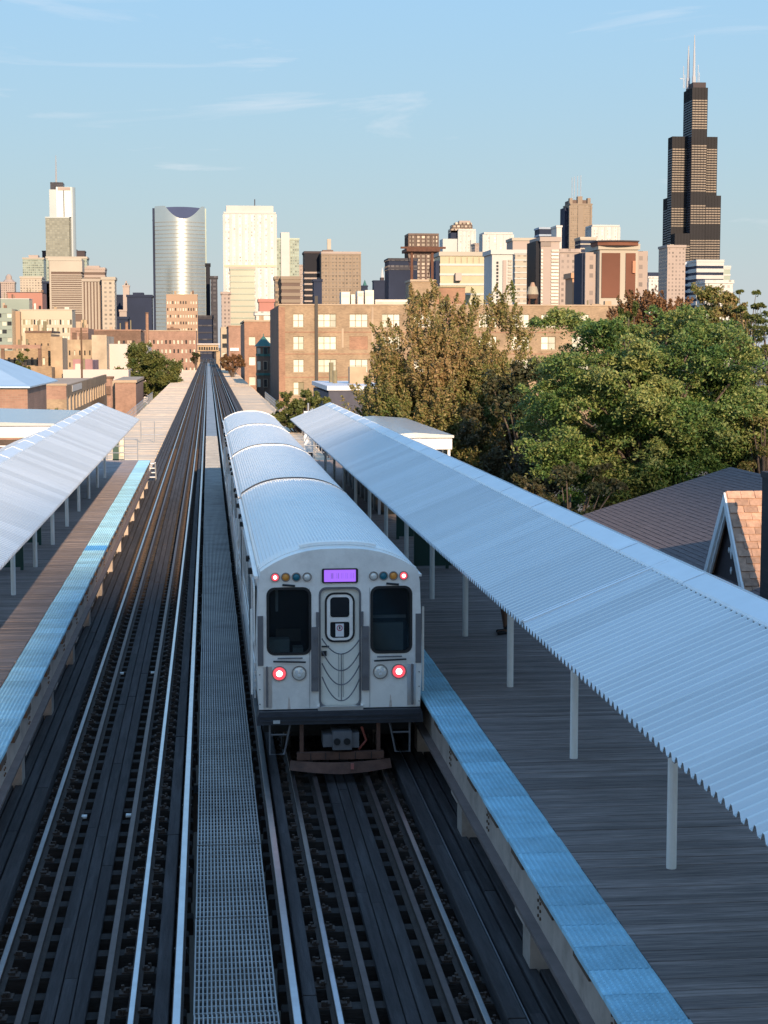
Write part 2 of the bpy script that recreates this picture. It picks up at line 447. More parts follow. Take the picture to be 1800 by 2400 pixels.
XL, XR = -1.59, 2.03
YA, YB = 12.0, 1000.0
es = thing('elevated_structure', (0.2, 12, GZ), 'dark steel girders and columns carrying the tracks above the street', 'viaduct', kind='structure')
for gx in (-2.34, -0.84, 1.29, 2.77):
    MB().box(gx - 0.16, gx + 0.16, YA - 8, YB, -1.35, -0.45).build('girder', M_GIRDER, es)
cm = MB().box(-5.2, 5.6, -0.3, 0.3, -2.1, -1.37).mesh('cross_girder', M_GIRDER)
km = MB().box(-0.25, 0.25, -0.25, 0.25, GZ, -2.1).mesh('column', M_GIRDER)
for i in range(26):
    y = 16 + i*15.3
    put('cross_girder', cm, es, (0, y, 0))
    for x in (-4.7, 5.1): put('column', km, es, (x, y, 0))

# ------------------------------------------------------------------ one track
def rail_profile(x, top, w=0.07):
    return [(x-0.065, top-0.17), (x+0.065, top-0.17), (x+0.065, top-0.155), (x+0.012, top-0.13), (x+0.012, top-0.045), (x+w/2, top-0.035),
            (x+w/2, top-0.002), (x-w/2, top-0.002), (x-w/2, top-0.035), (x-0.012, top-0.045), (x-0.012, top-0.13), (x-0.065, top-0.155)]

TIE = 0.62
tie_me = MB().bbox(-1.32, 1.32, -0.10, 0.10, -0.40, -0.185, 0.015).mesh('tie', M_TIE)
def track(xc, label):
    t = thing('railway_track', (xc, YA, -0.2), label, 'railway track', 'tracks of the elevated line')
    for sx in (-0.75, 0.74):
        r = MB().prism_y(rail_profile(xc+sx, 0), YA, YB).build('running_rail', M_RUST, t)
        MB().bbox(xc+sx-0.034, xc+sx+0.034, YA, YB, -0.034, 0.003, 0.008).build('rail_head', M_HEAD, r)
    for sx in (-0.40, 0.44):
        gr_ = MB().prism_y(rail_profile(xc+sx, -0.01, 0.075), YA, 320).build('guard_rail', M_RUST, t)
        MB().box(xc+sx-0.032, xc+sx+0.032, YA, 320, -0.04, -0.008).build('guard_rail_head', M_GUARD, gr_)
    n = int((YB-YA)/TIE)
    far = MB(); fast = MB()
    for i in range(n):
        y = YA + i*TIE + random.uniform(-0.03, 0.03)
        if i < 150:
            put('tie', tie_me, t, (xc+random.uniform(-0.03, 0.03), y, random.uniform(-0.006, 0.004)), rot=(0, 0, random.uniform(-0.012, 0.012)))
        elif y < 420:
            far.box(xc-1.32, xc+1.32, y-0.1, y+0.1, -0.40, -0.185)
        if i < 170:
            for sx in (-0.75, 0.74):
                x = xc+sx
                fast.box(x-0.18, x+0.18, y-0.08, y+0.08, -0.186, -0.165)
                for dx_ in (-0.135, -0.095, 0.095, 0.135):
                    fast.cyl((x+dx_+random.uniform(-.01, .01), y+random.choice((-0.045, 0.045))+random.uniform(-.01, .01), -0.166), 0.022, 0.055, 5)
                fast.box(x-0.13, x-0.05, y-0.05, y+0.05, -0.166, -0.135)
                fast.box(x+0.05, x+0.13, y-0.05, y+0.05, -0.166, -0.135)
    far.box(xc-1.3, xc+1.3, 420, YB, -0.40, -0.19)
    far.build('tie_run', M_TIE, t, kind='stuff')
    fast.build('rail_fastenings', mat('rusty_fastening', (0.085, 0.058, 0.045), 0.8, 0.2, 0.4, 20), t, kind='stuff')
    for k, dx_ in enumerate((-0.16, 0.0, 0.16)):
        y = YA - random.random()*3
        while y < 130:
            ln = random.choice((4.3, 5.5, 6.8))
            MB().bbox(xc+0.02+dx_-0.073, xc+0.02+dx_+0.073, y, y+ln-0.012, -0.184, -0.105+random.uniform(-.006, .006), 0.006).build('walkway_plank', M_PLANK, t)
            y += ln
        MB().box(xc+0.02+dx_-0.073, xc+0.02+dx_+0.073, y, 500, -0.184, -0.105).build('walkway_plank', M_PLANK, t)
    return t

def timber_line(parent, x0, x1, z0, z1, yend=130, m=None):
    y = YA - random.random()*3
    while y < yend:
        ln = random.choice((4.9, 6.1, 7.3))
        MB().bbox(x0, x1, y, y+ln-0.015, z0, z1+random.uniform(-.008, .008), 0.01).build('guard_timber', m or M_PLANK, parent)
        y += ln
    MB().box(x0, x1, y, 700, z0, z1).build('guard_timber', m or M_PLANK, parent)

tL = track(XL, 'empty left track running straight to the skyline beside the left platform')
for x0, x1 in ((-2.72, -2.53), (-2.92, -2.77), (-3.09, -2.945), (-3.27, -3.12)):
    timber_line(tL, x0, x1, -0.18, 0.005 if x0 > -2.75 else -0.06)
timber_line(tL, -0.63, -0.47, -0.18, -0.02)
tR = track(XR, 'right track under the silver train beside the right platform')
timber_line(tR, 0.93, 1.08, -0.18, -0.02)
timber_line(tR, 2.98, 3.17, -0.18, 0.005)
MB().box(3.171, 3.182, YA, 300, -0.1, 0.02).build('steel_edge_strip', mat('worn_edge_strip', (0.32, 0.33, 0.35), 0.4, 0.8), tR)
for x0, x1 in ((3.25, 3.40), (3.43, 3.58), (3.61, 3.76)):
    timber_line(tR, x0, x1, -0.18, -0.07)
# white marker boards laid on the left track's ties
for y in (25.3, 36.6):
    for x in (-1.92, -1.22):
        MB().box(x-0.07, x+0.05, y-0.06, y+0.06, -0.183, -0.155).build('white_marker', M_WHITE, tL)

# ------------------------------------------------------------------ third rails and the grated walkway between the tracks
for x, lab in ((-0.38, 'bright third rail left of the grated walkway'), (0.83, 'bright third rail between the grated walkway and the train')):
    t = thing('third_rail', (x, YA, -0.2), lab, 'third rail')
    r = MB().prism_y([(x-0.06, -0.06), (x+0.06, -0.06), (x+0.015, -0.03), (x+0.015, 0.06), (x+0.045, 0.075), (x+0.045, 0.118), (x-0.045, 0.118), (x-0.045, 0.075), (x-0.015, 0.06), (x-0.015, -0.03)], YA, 600).build('conductor_rail', M_RUST, t)
    MB().bbox(x-0.042, x+0.042, YA, 600, 0.1185, 0.128, 0.006).build('rail_head', M_HEAD, r)
    im = MB().cyl((0, 0, -0.19), 0.075, 0.13, 8).mesh('insulator', mat('brown_insulator', (0.05, 0.03, 0.025), 0.4))
    for i in range(36): put('insulator', im, t, (x, YA+1+i*3.1, 0))
gw = thing('grated_walkway', (0.22, YA, -0.2), 'galvanised steel grating walkway between the two tracks', 'walkway')
gm = MB()
for i in range(20):
    x = -0.425 + 0.85*i/19
    gm.box(x-0.0085, x+0.0085, 0, 2.98, -0.045, 0.0)
for i in range(17):
    y = 0.06 + 2.86*i/16
    gm.box(-0.43, 0.43, y-0.009, y+0.009, -0.03, -0.006)
gme = gm.mesh('grating_panel', M_GRATE)
for i in range(40):
    put('grating_panel', gme, gw, (0.22+random.uniform(-.004, .004), YA-1+i*3.0, 0.02+random.uniform(-.004, .004)))
MB().box(-0.20, 0.64, YA+119, 700, -0.03, 0.015).build('walkway_strip', M_GRATE, gw)
for x in (-0.12, 0.56):
    MB().box(x-0.05, x+0.05, YA, 320, -0.185, -0.03).build('walkway_bearer', M_GIRDER, gw)

# ================================================================== platforms
TP = 0.61
tile = MB()
tile.box(-0.30, 0.30, 0.010, TP-0.010, -0.05, 0.0)
for i in range(10):
    for j in range(10):
        cx, cy = -0.27+0.06*i, 0.035+0.06*j
        a = [(cx+0.021*math.cos(t), cy+0.021*math.sin(t), 0.0) for t in (0, 1.0472, 2.0944, 3.1416, 4.1888, 5.236)]
        b = [(cx+0.010*math.cos(t), cy+0.010*math.sin(t), 0.012) for t in (0, 1.0472, 2.0944, 3.1416, 4.1888, 5.236)]
        tile.add(a+b, [(q, (q+1) % 6, (q+1) % 6+6, q+6) for q in range(6)] + [tuple(range(6, 12))])
tile_me = tile.mesh('tactile_tile', M_TILE); tile_me2 = tile.mesh('tactile_tile', M_TILED)
PZ = 1.09
def platform(sg, xe, xi, xo, y0, y1, label, deep):
    """sg=+1 right; xe track edge, xi inner edge of tile strip, xo outer edge"""
    t = thing('station_platform', (xi, y0, 0), label, 'platform', 'wooden station platforms')
    n = int((y1-y0)/TP)
    for i in range(n):
        y = y0+i*TP
        put('tactile_tile', tile_me2 if i in deep else tile_me, t, ((xe+xi)/2+random.uniform(-.006, .006), y, PZ+0.012+random.uniform(-.003, .003)), rot=(0, 0, random.uniform(-.004, .004)))
    a, b = min(xi, xo)+0.004, max(xi, xo)
    pm = MB().bbox(-(b-a)/2, (b-a)/2, -0.0695, 0.0695, -0.05, 0, 0.004).mesh('deck_board', M_DECK)
    rest = MB(); k = 0; y = y0+0.07
    while y < y1:
        if k < 300:
            put('deck_board', pm, t, ((a+b)/2+random.uniform(-.0, .02)*sg, y, PZ+random.uniform(-.004, .003)), rot=(random.uniform(-.02, .02), 0, 0))
        else:
            rest.box(a, b, y-0.069, y+0.069, PZ-0.05, PZ+random.uniform(-.004, .003))
        y += 0.1455; k += 1
    rest.build('far_deck_boards', M_DECK, t, kind='stuff')
    # edge beam: web, flanges, wood blocks, brackets
    xw = xe+sg*0.10
    eb = MB().box(xw, xw+sg*0.03, y0, y1, 0.53, PZ-0.06).build('edge_beam', M_BEIGE, t)
    MB().box(xe-sg*0.02, xw+sg*0.15, y0, y1, 0.48, 0.529).build('bottom_flange', mat('mauve_brown_flange', (0.17, 0.125, 0.11), 0.7, 0, 0.2, 3), eb)
    MB().box(xe+sg*0.03, xw+sg*0.15, y0, y1, PZ-0.079, PZ-0.05).build('top_flange', M_BEIGE, eb)
    bm_ = MB().box(-0.02, 0.05, -0.35, 0.35, -0.10, 0).mesh('wood_block', M_BLOCK)
    br = MB().box(-0.16, 0.16, -0.22, 0.22, -0.75, 0.0).box(-0.24, 0.24, -0.30, 0.30, -0.04, -0.004).mesh('beam_bracket', M_BEIGE)
    rv = MB()
    for j in range(4):
        for q in (-0.06, 0.06): rv.cyl((-0.012 if sg > 0 else 0.012, q, -0.08-0.085*j), 0.018, 0.02*1, 6, 'x')
    rvm = rv.mesh('rivet_row', M_BLOCK)
    i = 0; y = y0+0.9
    while y < y1:
        put('wood_block', bm_, t, (xw-sg*0.03, y, PZ-0.082), kind=None)
        if i % 2 == 0: put('rivet_row', rvm, t, (xw-sg*0.004, y+0.55, PZ-0.12), kind='stuff')
        if i % 3 == 1: put('beam_bracket', br, t, (xw+sg*0.12, y+1.1, 0.478))
        y += 1.72; i += 1
    MB().box(xi, xo, y0, y1, 0.30, PZ-0.056).build('deck_joists', M_GIRDER, t)
    MB().box(xo-sg*0.02, xo+sg*0.06, y0, y1, 0.4, PZ+0.06).build('outer_kerb', M_BEIGE, t)
    return t
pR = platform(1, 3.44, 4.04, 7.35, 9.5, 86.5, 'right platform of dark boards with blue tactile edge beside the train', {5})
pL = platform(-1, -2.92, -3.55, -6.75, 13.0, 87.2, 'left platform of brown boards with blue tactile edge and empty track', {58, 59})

# ================================================================== canopies
RP, NR = 0.18, 5
def roof_panel(dx_, dz_, name):
    """sheet from eave (0,0) to ridge (dx_,dz_), five ribs along y"""
    mb = MB(); ys = []; zs = []
    for r_ in range(NR):
        o = r_*RP
        ys += [o, o+0.064, o+0.102, o+0.140, o+0.178]; zs += [0, 0, 0.058, 0.058, 0]
    ys.append(NR*RP); zs.append(0)
    n = len(ys)
    v = [(0, y, z) for y, z in zip(ys, zs)] + [(dx_, y, z+dz_) for y, z in zip(ys, zs)] \
      + [(0, y, z-0.008) for y, z in zip(ys, zs)] + [(dx_, y, z+dz_-0.008) for y, z in zip(ys, zs)]
    f = []
    for i in range(n-1):
        f += [(i, i+1, n+i+1, n+i), (2*n+i, 3*n+i, 3*n+i+1, 2*n+i+1), (i, 2*n+i, 2*n+i+1, i+1), (n+i, n+i+1, 3*n+i+1, 3*n+i)]
    f += [(0, n, 3*n, 2*n), (n-1, 3*n-1, 4*n-1, 2*n-1)]
    mb.add(v, f)
    return mb.mesh(name, M_ROOF)
def canopy(sg, xe, xr, xo, ze, zr, y0, y1, posts, xp, joint, label):
    t = thing('platform_canopy', (xp, y0, PZ), label, 'canopy', 'corrugated platform canopies')
    inner = roof_panel(xr-xe, zr-ze, 'roof_sheet'); outer = roof_panel(xr-xo, zr-ze, 'roof_sheet')
    n = int((y1-y0)/(NR*RP))
    for i in range(n):
        y = y0+i*NR*RP
        put('roof_sheet', inner, t, (xe, y, ze+random.uniform(-.003, .003)))
        put('roof_sheet', outer, t, (xo, y, ze+random.uniform(-.003, .003)))
    yend = y0+n*NR*RP
    # ridge cap pieces
    pr = [(-0.21*sg, -0.032), (-0.19*sg, -0.008), (0.05*sg, 0.085), (0.24*sg, 0.0), (0.27*sg, -0.07)]
    cap = MB().sheet_y(pr, 0, 3.0, 0.012).mesh('ridge_cap', M_CAP)
    lap = MB().sheet_y([(x, z+0.008) for x, z in pr], -0.05, 0.05, 0.006).mesh('cap_joint', M_CAP)
    y = y0
    while y < yend-0.1:
        if y+3 <= yend: c = put('ridge_cap', cap, t, (xr, y, zr))
        else: c = put('ridge_cap', MB().sheet_y(pr, 0, yend-y, 0.012).mesh('ridge_cap', M_CAP), t, (xr, y, zr))
        put('cap_joint', lap, c, (xr, y, zr))
        y += 3.0
    # expansion joint strip across the inner slope
    if joint:
        for dy_, w in ((0.0, 0.075), (0.105, 0.05)):
            MB().add([(xe, joint+dy_, ze+0.055), (xr, joint+dy_, zr+0.055), (xr, joint+dy_+w, zr+0.055), (xe, joint+dy_+w, ze+0.055),
                      (xe, joint+dy_, ze+0.085), (xr, joint+dy_, zr+0.07), (xr, joint+dy_+w, zr+0.07), (xe, joint+dy_+w, ze+0.085)],
                     [(0,1,2,3),(4,5,6,7),(0,1,5,4),(1,2,6,5),(2,3,7,6),(3,0,4,7)]).build('joint_flashing', M_CAP, t)
        MB().add([(xe, joint+0.077, ze+0.062), (xr, joint+0.077, zr+0.062), (xr, joint+0.103, zr+0.062), (xe, joint+0.103, ze+0.062)], [(0,1,2,3)]).build('joint_gap', M_DARK, t)
    # posts, arms, purlins
    pm = MB().cyl((0, 0, 0), 0.056, 2.86, 16).mesh('canopy_post', M_WHITE, False)
    for y in posts:
        p = put('canopy_post', pm, t, (xp, y, PZ))
        k = (zr-ze)/(abs(xr-xe))
        arm = MB()
        arm.tube([(xp, y, PZ+2.7), (xe+sg*0.25, y, ze+0.25*k-0.10)], 0.035, 6)
        arm.tube([(xp, y, PZ+2.7), (xo-sg*0.25, y, ze+0.25*k-0.10)], 0.035, 6)
        arm.tube([(xr, y, zr-0.07), (xe+sg*0.1, y, ze+0.1*k-0.07)], 0.045, 4)
        arm.tube([(xr, y, zr-0.07), (xo-sg*0.1, y, ze+0.1*k-0.07)], 0.045, 4)
        arm.build('rafter_arms', M_WHITE, t)
    for x, z in ((xe+sg*0.3, ze+0.3*0.42-0.06), (xr-sg*0.15, zr-0.15), (xo-sg*0.3, ze+0.3*0.42-0.06)):
        MB().box(x-0.04, x+0.04, y0, yend, z-0.08, z).build('purlin', M_WHITE, t)
    return t
YPR = [17.98+5.08*k for k in range(-2, 12)]
cR = canopy(1, 3.70, 5.45, 7.20, 3.50, 4.22, 6.5, 77.8, YPR, 5.04, 19.75, 'corrugated metal canopy on white posts over the right platform')
YPL = [39.9+5.07*k for k in range(-6, 8)]
cL = canopy(-1, -3.12, -4.90, -6.68, 3.50, 4.22, 8.0, 78.5, YPL, -4.54, None, 'corrugated metal canopy on white posts over the left platform')

# ------------------------------------------------------------------ windbreaks, stair enclosures, railings on the platforms
M_CLEAR = windowglass('windbreak_glass', (0.03, 0.04, 0.045), 0.25)
M_FRAMEW = mat('white_enclosure_steel', (0.70, 0.70, 0.71), 0.45, 0.1, 0.05)
def windbreak(x0, x1, y, label, n=2, glass_up=True):
    t = thing('windbreak', ((x0+x1)/2, y, PZ), label, 'windbreak', 'windbreaks on the platforms')
    MB().box(x0, x1, y-0.04, y+0.04, PZ+0.08, PZ+1.15).build('lower_panel', M_GREEN, t)
    for i in range(n+1):
        x = x0+(x1-x0)*i/n
        MB().box(x-0.04, x+0.04, y-0.05, y+0.05, PZ+0.002, PZ+2.3).build('post', M_GREEN, t)
    MB().box(x0-0.04, x1+0.04, y-0.05, y+0.05, PZ+2.302, PZ+2.38).build('top_rail', M_GREEN, t)
    for i in range(n):
        a, b = x0+(x1-x0)*i/n+0.05, x0+(x1-x0)*(i+1)/n-0.05
        MB().box(a, b, y-0.01, y+0.01, PZ+1.17, PZ+2.28).build('pane', M_CLEAR, t)
windbreak(5.30, 6.95, 43.6, 'dark green windbreak on the right platform behind the train')
windbreak(5.60, 7.0, 50.5, 'farther green windbreak on the right platform near the stair enclosure')
windbreak(-6.2, -4.82, 44.4, 'dark green windbreak on the left platform under the canopy')
windbreak(-6.3, -4.9, 50.0, 'farther green windbreak on the left platform')

def enclosure(x0, x1, y0, y1, z0, z1, label):
    t = thing('stair_enclosure', ((x0+x1)/2, y0, z0), label, 'stair enclosure', 'white stair enclosures behind the canopies')
    w = 0.09
    MB().prism_y([(x0-0.15, z1-0.02), (x1+0.15, z1-0.02), (x1+0.15, z1+0.06), ((x0+x1)/2, z1+0.16), (x0-0.15, z1+0.06)], y0-0.2, y1+0.2).build('roof', M_ROOF, t)
    MB().box(x0-0.1, x1+0.1, y0-0.1, y1+0.1, z1-0.42, z1-0.03).build('fascia', M_FRAMEW, t)
    ny = max(2, int((y1-y0)/1.6))
    for x in (x0, x1):
        for i in range(ny+1):
            y = y0+(y1-y0)*i/ny
            MB().box(x-w/2, x+w/2, y-w/2, y+w/2, z0, z1-0.421).build('post', M_FRAMEW, t)
            if i < ny:
                MB().box(x-0.012, x+0.012, y+w/2+0.01, y0+(y1-y0)*(i+1)/ny-w/2-0.01, z0+0.9, z1-0.5).build('pane', M_CLEAR, t)
    nx = 3
    for i in range(1, nx):
        x = x0+(x1-x0)*i/nx
        MB().box(x-w/2, x+w/2, y0-w/2, y0+w/2, z0, z1-0.421).build('post', M_FRAMEW, t)
    for i in range(nx):
        a, b = x0+(x1-x0)*i/nx+w/2+.01, x0+(x1-x0)*(i+1)/nx-w/2-.01
        MB().box(a, b, y0-0.012, y0+0.012, z0+0.9, z1-0.5).build('pane', M_CLEAR, t)
    for z in (z0+0.85, z1-0.75):
        MB().box(x0+0.06, x1-0.06, y0-0.035, y0+0.035, z, z+0.05).build('cross_rail', M_FRAMEW, t)
    MB().box(x0, x1, y0+0.1, y1, z0-0.2, z0).build('floor', M_GIRDER, t)
p = at(1052, 1024, 58)
enclosure(p.x-2.4, p.x, 58, 72, PZ-1.5, p.z, 'white glazed stair enclosure behind the right canopy in front of the brown tree')
p = at(118, 1003, 60)
enclosure(p.x-6.5, p.x, 60, 72, PZ-1.5, p.z+0.1, 'white flat roofed stair enclosure behind the left canopy')

M_GALV = mat('galvanised_pipe', (0.45, 0.46, 0.48), 0.45, 0.6, 0.15, 3)
def railing(pts, label, h=1.05, z=PZ, step=2.0, rails=3):
    t = thing('railing', (pts[0][0], pts[0][1], z), label, 'railing')
    for (xa, ya), (xb, yb) in zip(pts[:-1], pts[1:]):
        L_ = math.hypot(xb-xa, yb-ya); n = max(1, round(L_/step))
        for i in range(n+1):
            x, y = xa+(xb-xa)*i/n, ya+(yb-ya)*i/n
            MB().tube([(x, y, z), (x, y, z+h)], 0.028, 6).build('post', M_GALV, t)
        for k in range(rails):
            zz = z+h*(k+1)/rails
            MB().tube([(xa, ya, zz), (xb, yb, zz)], 0.024, 6).build('rail', M_GALV, t)
    return t
railing([(7.3, 24.0), (7.3, 86.3)], 'long pipe railing along the outer edge of the right platform')
railing([(-6.7, 24.0), (-6.7, 87.0)], 'long pipe railing along the outer edge of the left platform')
railing([(3.5, 87.0), (7.25, 87.0)], 'short pipe railing across the far end of the right platform')
railing([(-3.6, 87.6), (-6.7, 87.6)], 'short pipe railing across the far end of the left platform')
railing([(7.6, 88), (7.6, 230)], 'grey railing beside the tan deck right of the tracks', z=-0.28, step=3.0)
railing([(-7.4, 88), (-7.4, 230)], 'grey railing beside the tan deck left of the tracks', z=-0.28, step=3.0)

# tan board decks beside the tracks beyond the platforms
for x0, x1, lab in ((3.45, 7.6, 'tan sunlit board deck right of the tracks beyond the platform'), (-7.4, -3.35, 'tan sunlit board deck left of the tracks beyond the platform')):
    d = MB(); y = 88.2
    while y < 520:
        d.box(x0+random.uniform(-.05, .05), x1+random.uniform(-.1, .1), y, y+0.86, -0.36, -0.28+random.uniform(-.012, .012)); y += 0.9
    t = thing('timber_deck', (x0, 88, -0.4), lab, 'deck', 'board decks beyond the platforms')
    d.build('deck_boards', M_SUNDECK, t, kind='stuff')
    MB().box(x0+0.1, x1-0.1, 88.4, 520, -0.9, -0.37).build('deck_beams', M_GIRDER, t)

# cabinet, steps and gate at the end of the left platform; signal on the right deck
t = thing('equipment_cabinet', (-4.6, 89, -0.28), 'pale green equipment cabinet at the far end of the left platform', 'cabinet')
MB().box(-4.95, -4.35, 88.9, 89.4, -0.25, 2.2).build('body', mat('pale_cabinet', (0.45, 0.42, 0.36), 0.6), t)
MB().box(-4.92, -4.62, 88.87, 88.897, 0.0, 2.1).build('door', M_GREEN, t)
MB().box(-4.55, -4.38, 88.86, 88.897, 1.2, 2.0).build('notice', mat('cream_notice', (0.7, 0.62, 0.45), 0.6), t)
t = thing('steps', (-3.1, 88.2, -0.28), 'pale metal steps at the end of the left platform', 'steps')
for i in range(5): MB().box(-3.4, -2.75, 87.6+0.28*i, 87.86+0.28*i, 0.86-0.25*i, 0.90-0.25*i).build('tread', M_FRAMEW, t)
for x in (-3.42, -2.73): MB().bar((x, 87.5, 0.95), (x, 89.0, -0.3), 0.05).build('stringer', M_FRAMEW, t)
t = thing('signal_mast', (6.05, 104, -0.28), 'pale signal mast standing on the tan deck beyond the train', 'signal')
MB().cyl((6.05, 104, -0.28), 0.25, 0.7, 10).build('base', M_GIRDER, t)
MB().box(5.78, 6.32, 103.85, 104.15, 0.42, 2.9).build('signal_head', M_FRAMEW, t)
MB().cyl((6.05, 104, 2.9), 0.05, 0.5, 8).build('mast_top', M_GALV, t)
for k in range(2):
    MB().cyl((6.05, 103.78, 2.3-0.7*k), 0.13, 0.06, 10, 'y').build('lens', M_DARK, t)
t = thing('gate', (-4.4, 128, -0.28), 'grey tubular gate on the left tan deck', 'gate')
for x in (-5.0, -4.0): MB().tube([(x, 128, -0.28), (x, 128, 1.3)], 0.045, 6).build('post', M_GALV, t)
for z in (0.3, 0.8): MB().tube([(-5.0, 128, z), (-3.4, 128, z)], 0.035, 6).build('bar', M_GALV, t)
# sagging cables under the right canopy edge
t = thing('cable_run', (6.9, 60, PZ), 'sagging pale cables strung beside the far right platform', 'cables')
for k in range(3):
    pts = []
    for i in range(41):
        y = 56+i*1.2; u_ = (i % 10)/10.0
        pts.append((6.2+0.12*k, y, 3.0-0.25*k-0.8*u_*(1-u_)))
    MB().tube(pts, 0.03, 5).build('cable', M_FRAMEW, t)
for y in (56, 68, 80, 92, 104): MB().tube([(6.3, y, PZ if y < 87 else -0.28), (6.3, y, 3.1)], 0.05, 6).build('cable_post', M_GALV, t)
# ================================================================== train
TX = 2.06; YF = 27.0; CARL = 14.45; PITCHC = 14.75
def roofz(x, zc=3.59, zs=3.20, hw=1.30):
    a = min(1.0, abs(x)/hw)
    return zs + (zc-zs)*(1-a**2.6)
def car_section(inset=0.0):
    pts = [(-1.30+inset, 1.03), (-1.345+inset, 1.5), (-1.345+inset, 2.05), (-1.315+inset, 3.05)]
    n = 22
    top = [(-1.285+inset+(2.57-2*inset)*i/n, roofz((-1.285+2.57*i/n))-inset) for i in range(n+1)]
    return pts + top + [(-p, q) for p, q in reversed(pts)]
def train_car(y0, label, front):
    t = thing('train_car', (TX, y0+CARL/2, 0), label, 'train car', 'cars of the silver train')
    y1 = y0+CARL; X = TX
    sec = [(X+x, z) for x, z in car_section()]
    bd = MB(); n = len(sec)
    ys_ = y0+0.02
    bd.prism_y(sec, y0+(0.95 if front else 0.02), y1-0.02)
    bd.build('body', M_STEEL, t)
    # fluted roof sheet
    pr = []; k = 44
    for i in range(k):
        xa = -1.27+2.54*i/k; xb = -1.27+2.54*(i+1)/k; w = (xb-xa)
        for q, h in ((0.0, 0.008), (0.42, 0.008), (0.55, 0.034), (0.87, 0.034)):
            x = xa+w*q; pr.append((X+x, roofz(x)+h))
    pr.append((X+1.27, roofz(1.27)+0.008))
    rf = MB().sheet_y(pr, y0+(0.42 if front else 0.12), y1-0.10, 0.015).build('roof', M_CARROOF, t)
    # end bands and roof front hood
    def arc(z, a, b, y, th):
        p2 = []
        for i in range(25):
            x = a+(b-a)*i/24; p2.append((X+x, roofz(x)+z))
        return MB().sheet_y(p2, y, y+th, 0.04)
    arc(0.045, -1.28, 1.28, y1-0.10, 0.05).build('roof_end_band', M_STEEL, rf)
    arc(0.045, -1.28, 1.28, y0+(0.34 if front else 0.06), 0.07).build('roof_end_band', M_FRONT if front else M_BUMPER, rf)
    if front:
        arc(0.10, -0.62, 0.62, y0+0.36, 0.20).build('roof_hood', M_FRONT, rf)
    # drip rails, side windows, doors, fluted lower side
    for sg in (-1, 1):
        xs = X+sg*1.345
        MB().box(X+sg*1.29, X+sg*1.36, y0+0.3, y1-0.1, 3.11, 3.15).build('drip_rail', M_FRONT, t)
        for j in range(5):
            z = 1.12+0.13*j
            MB().box(xs-sg*0.01, xs+sg*0.014, y0+0.5, y1-0.3, z, z+0.055).build('side_rib', M_STEEL, t)
        y = y0+0.55
        wins = [(y0+0.75, y0+1.65), (y0+3.95, y0+5.6), (y0+5.75, y0+7.4), (y0+7.55, y0+9.2), (y0+12.0, y0+13.7)]
        for a, b in wins:
            w = MB().prism_x([(q, z) for q, z in rrect(a, b, 1.98, 2.92, 0.09)], xs-sg*0.05, xs+sg*0.006).build('side_window', M_PANE, t)
            rg = MB(); o = rrect(a-0.05, b+0.05, 1.93, 2.97, 0.12); ii = rrect(a, b, 1.98, 2.92, 0.09)
            ring_y(rg, o, ii, -0.012, 0.016)
            rg.v = [(xs+sg*yy, xx, zz) for xx, yy, zz in rg.v]
            rg.build('window_frame', M_FRONT, w)
        for a in (y0+2.0, y0+2.75, y0+9.7, y0+10.45):
            d = MB().box(xs-sg*0.03, xs+sg*0.022, a, a+0.71, 1.06, 3.03).build('side_door', M_STEEL, t)
            MB().prism_x(rrect(a+0.12, a+0.59, 1.75, 2.88, 0.08), xs+sg*0.0225, xs+sg*0.03).build('door_window', M_PANE, d)
        for a in (y0+1.9, y0+3.6, y0+9.6, y0+11.3, y0+13.9):
            MB().box(xs, xs+sg*0.07, a-0.06, a+0.06, 2.98, 3.08).build('marker_lamp', M_DARK, t)
        MB().tube([(X+sg*1.40, y0+0.42, 1.2), (X+sg*1.40, y0+0.42, 2.6)], 0.02, 6).build('grab_bar', M_FRONT, t)
    MB().box(X-1.22, X+1.22, y0+0.5, y1-0.4, 0.55, 1.02).build('underframe', M_UNDER, t)
    wm = MB().cyl((-0.06, 0, 0), 0.36, 0.12, 20, 'x').cyl((-0.075, 0, 0), 0.39, 0.03, 20, 'x').mesh('wheel', mat('wheel_steel', (0.20, 0.17, 0.15), 0.4, 0.7), True)
    for yy in (y0+1.7, y0+3.6, y0+10.7, y0+12.6):
        for sg in (-1, 1):
            put('wheel', wm, t, (X-0.03+sg*0.76, yy, 0.37))
    for yy in (y0+2.65, y0+11.65):
        MB().box(X-1.0, X+1.0, yy-1.3, yy+1.3, 0.28, 0.50).build('bogie_frame', M_UNDER, t)
    # diaphragm / gangway at the rear
    MB().prism_y(rrect(X-0.42, X+0.42, 1.05, 3.0, 0.1), y1-0.03, y1+0.12).build('gangway_plate', M_DARK, t)
    return t
train_cars = []
labs = ['front train car facing the camera with purple sign and four red lamps', 'second train car behind the front one with shiny roof',
        'third train car from the camera with sunlit fluted roof', 'farthest train car at the tail of the train']
for i in range(4):
    train_cars.append(train_car(YF+i*PITCHC, labs[i], i == 0))

# ---- front face of the first car (world coordinates, face plane at y = YF)
t = train_cars[0]
X = TX; F = YF
def outline_face():
    p = [(X-1.30, 1.03), (X-1.325, 1.6), (X-1.325, 2.1), (X-1.295, 3.05)]
    q = []
    for i in range(25):
        x = -1.265+2.53*i/24; q.append((X+x, roofz(x)+0.03))
    return p + q + [(2*X-a, b) for a, b in reversed(p)]
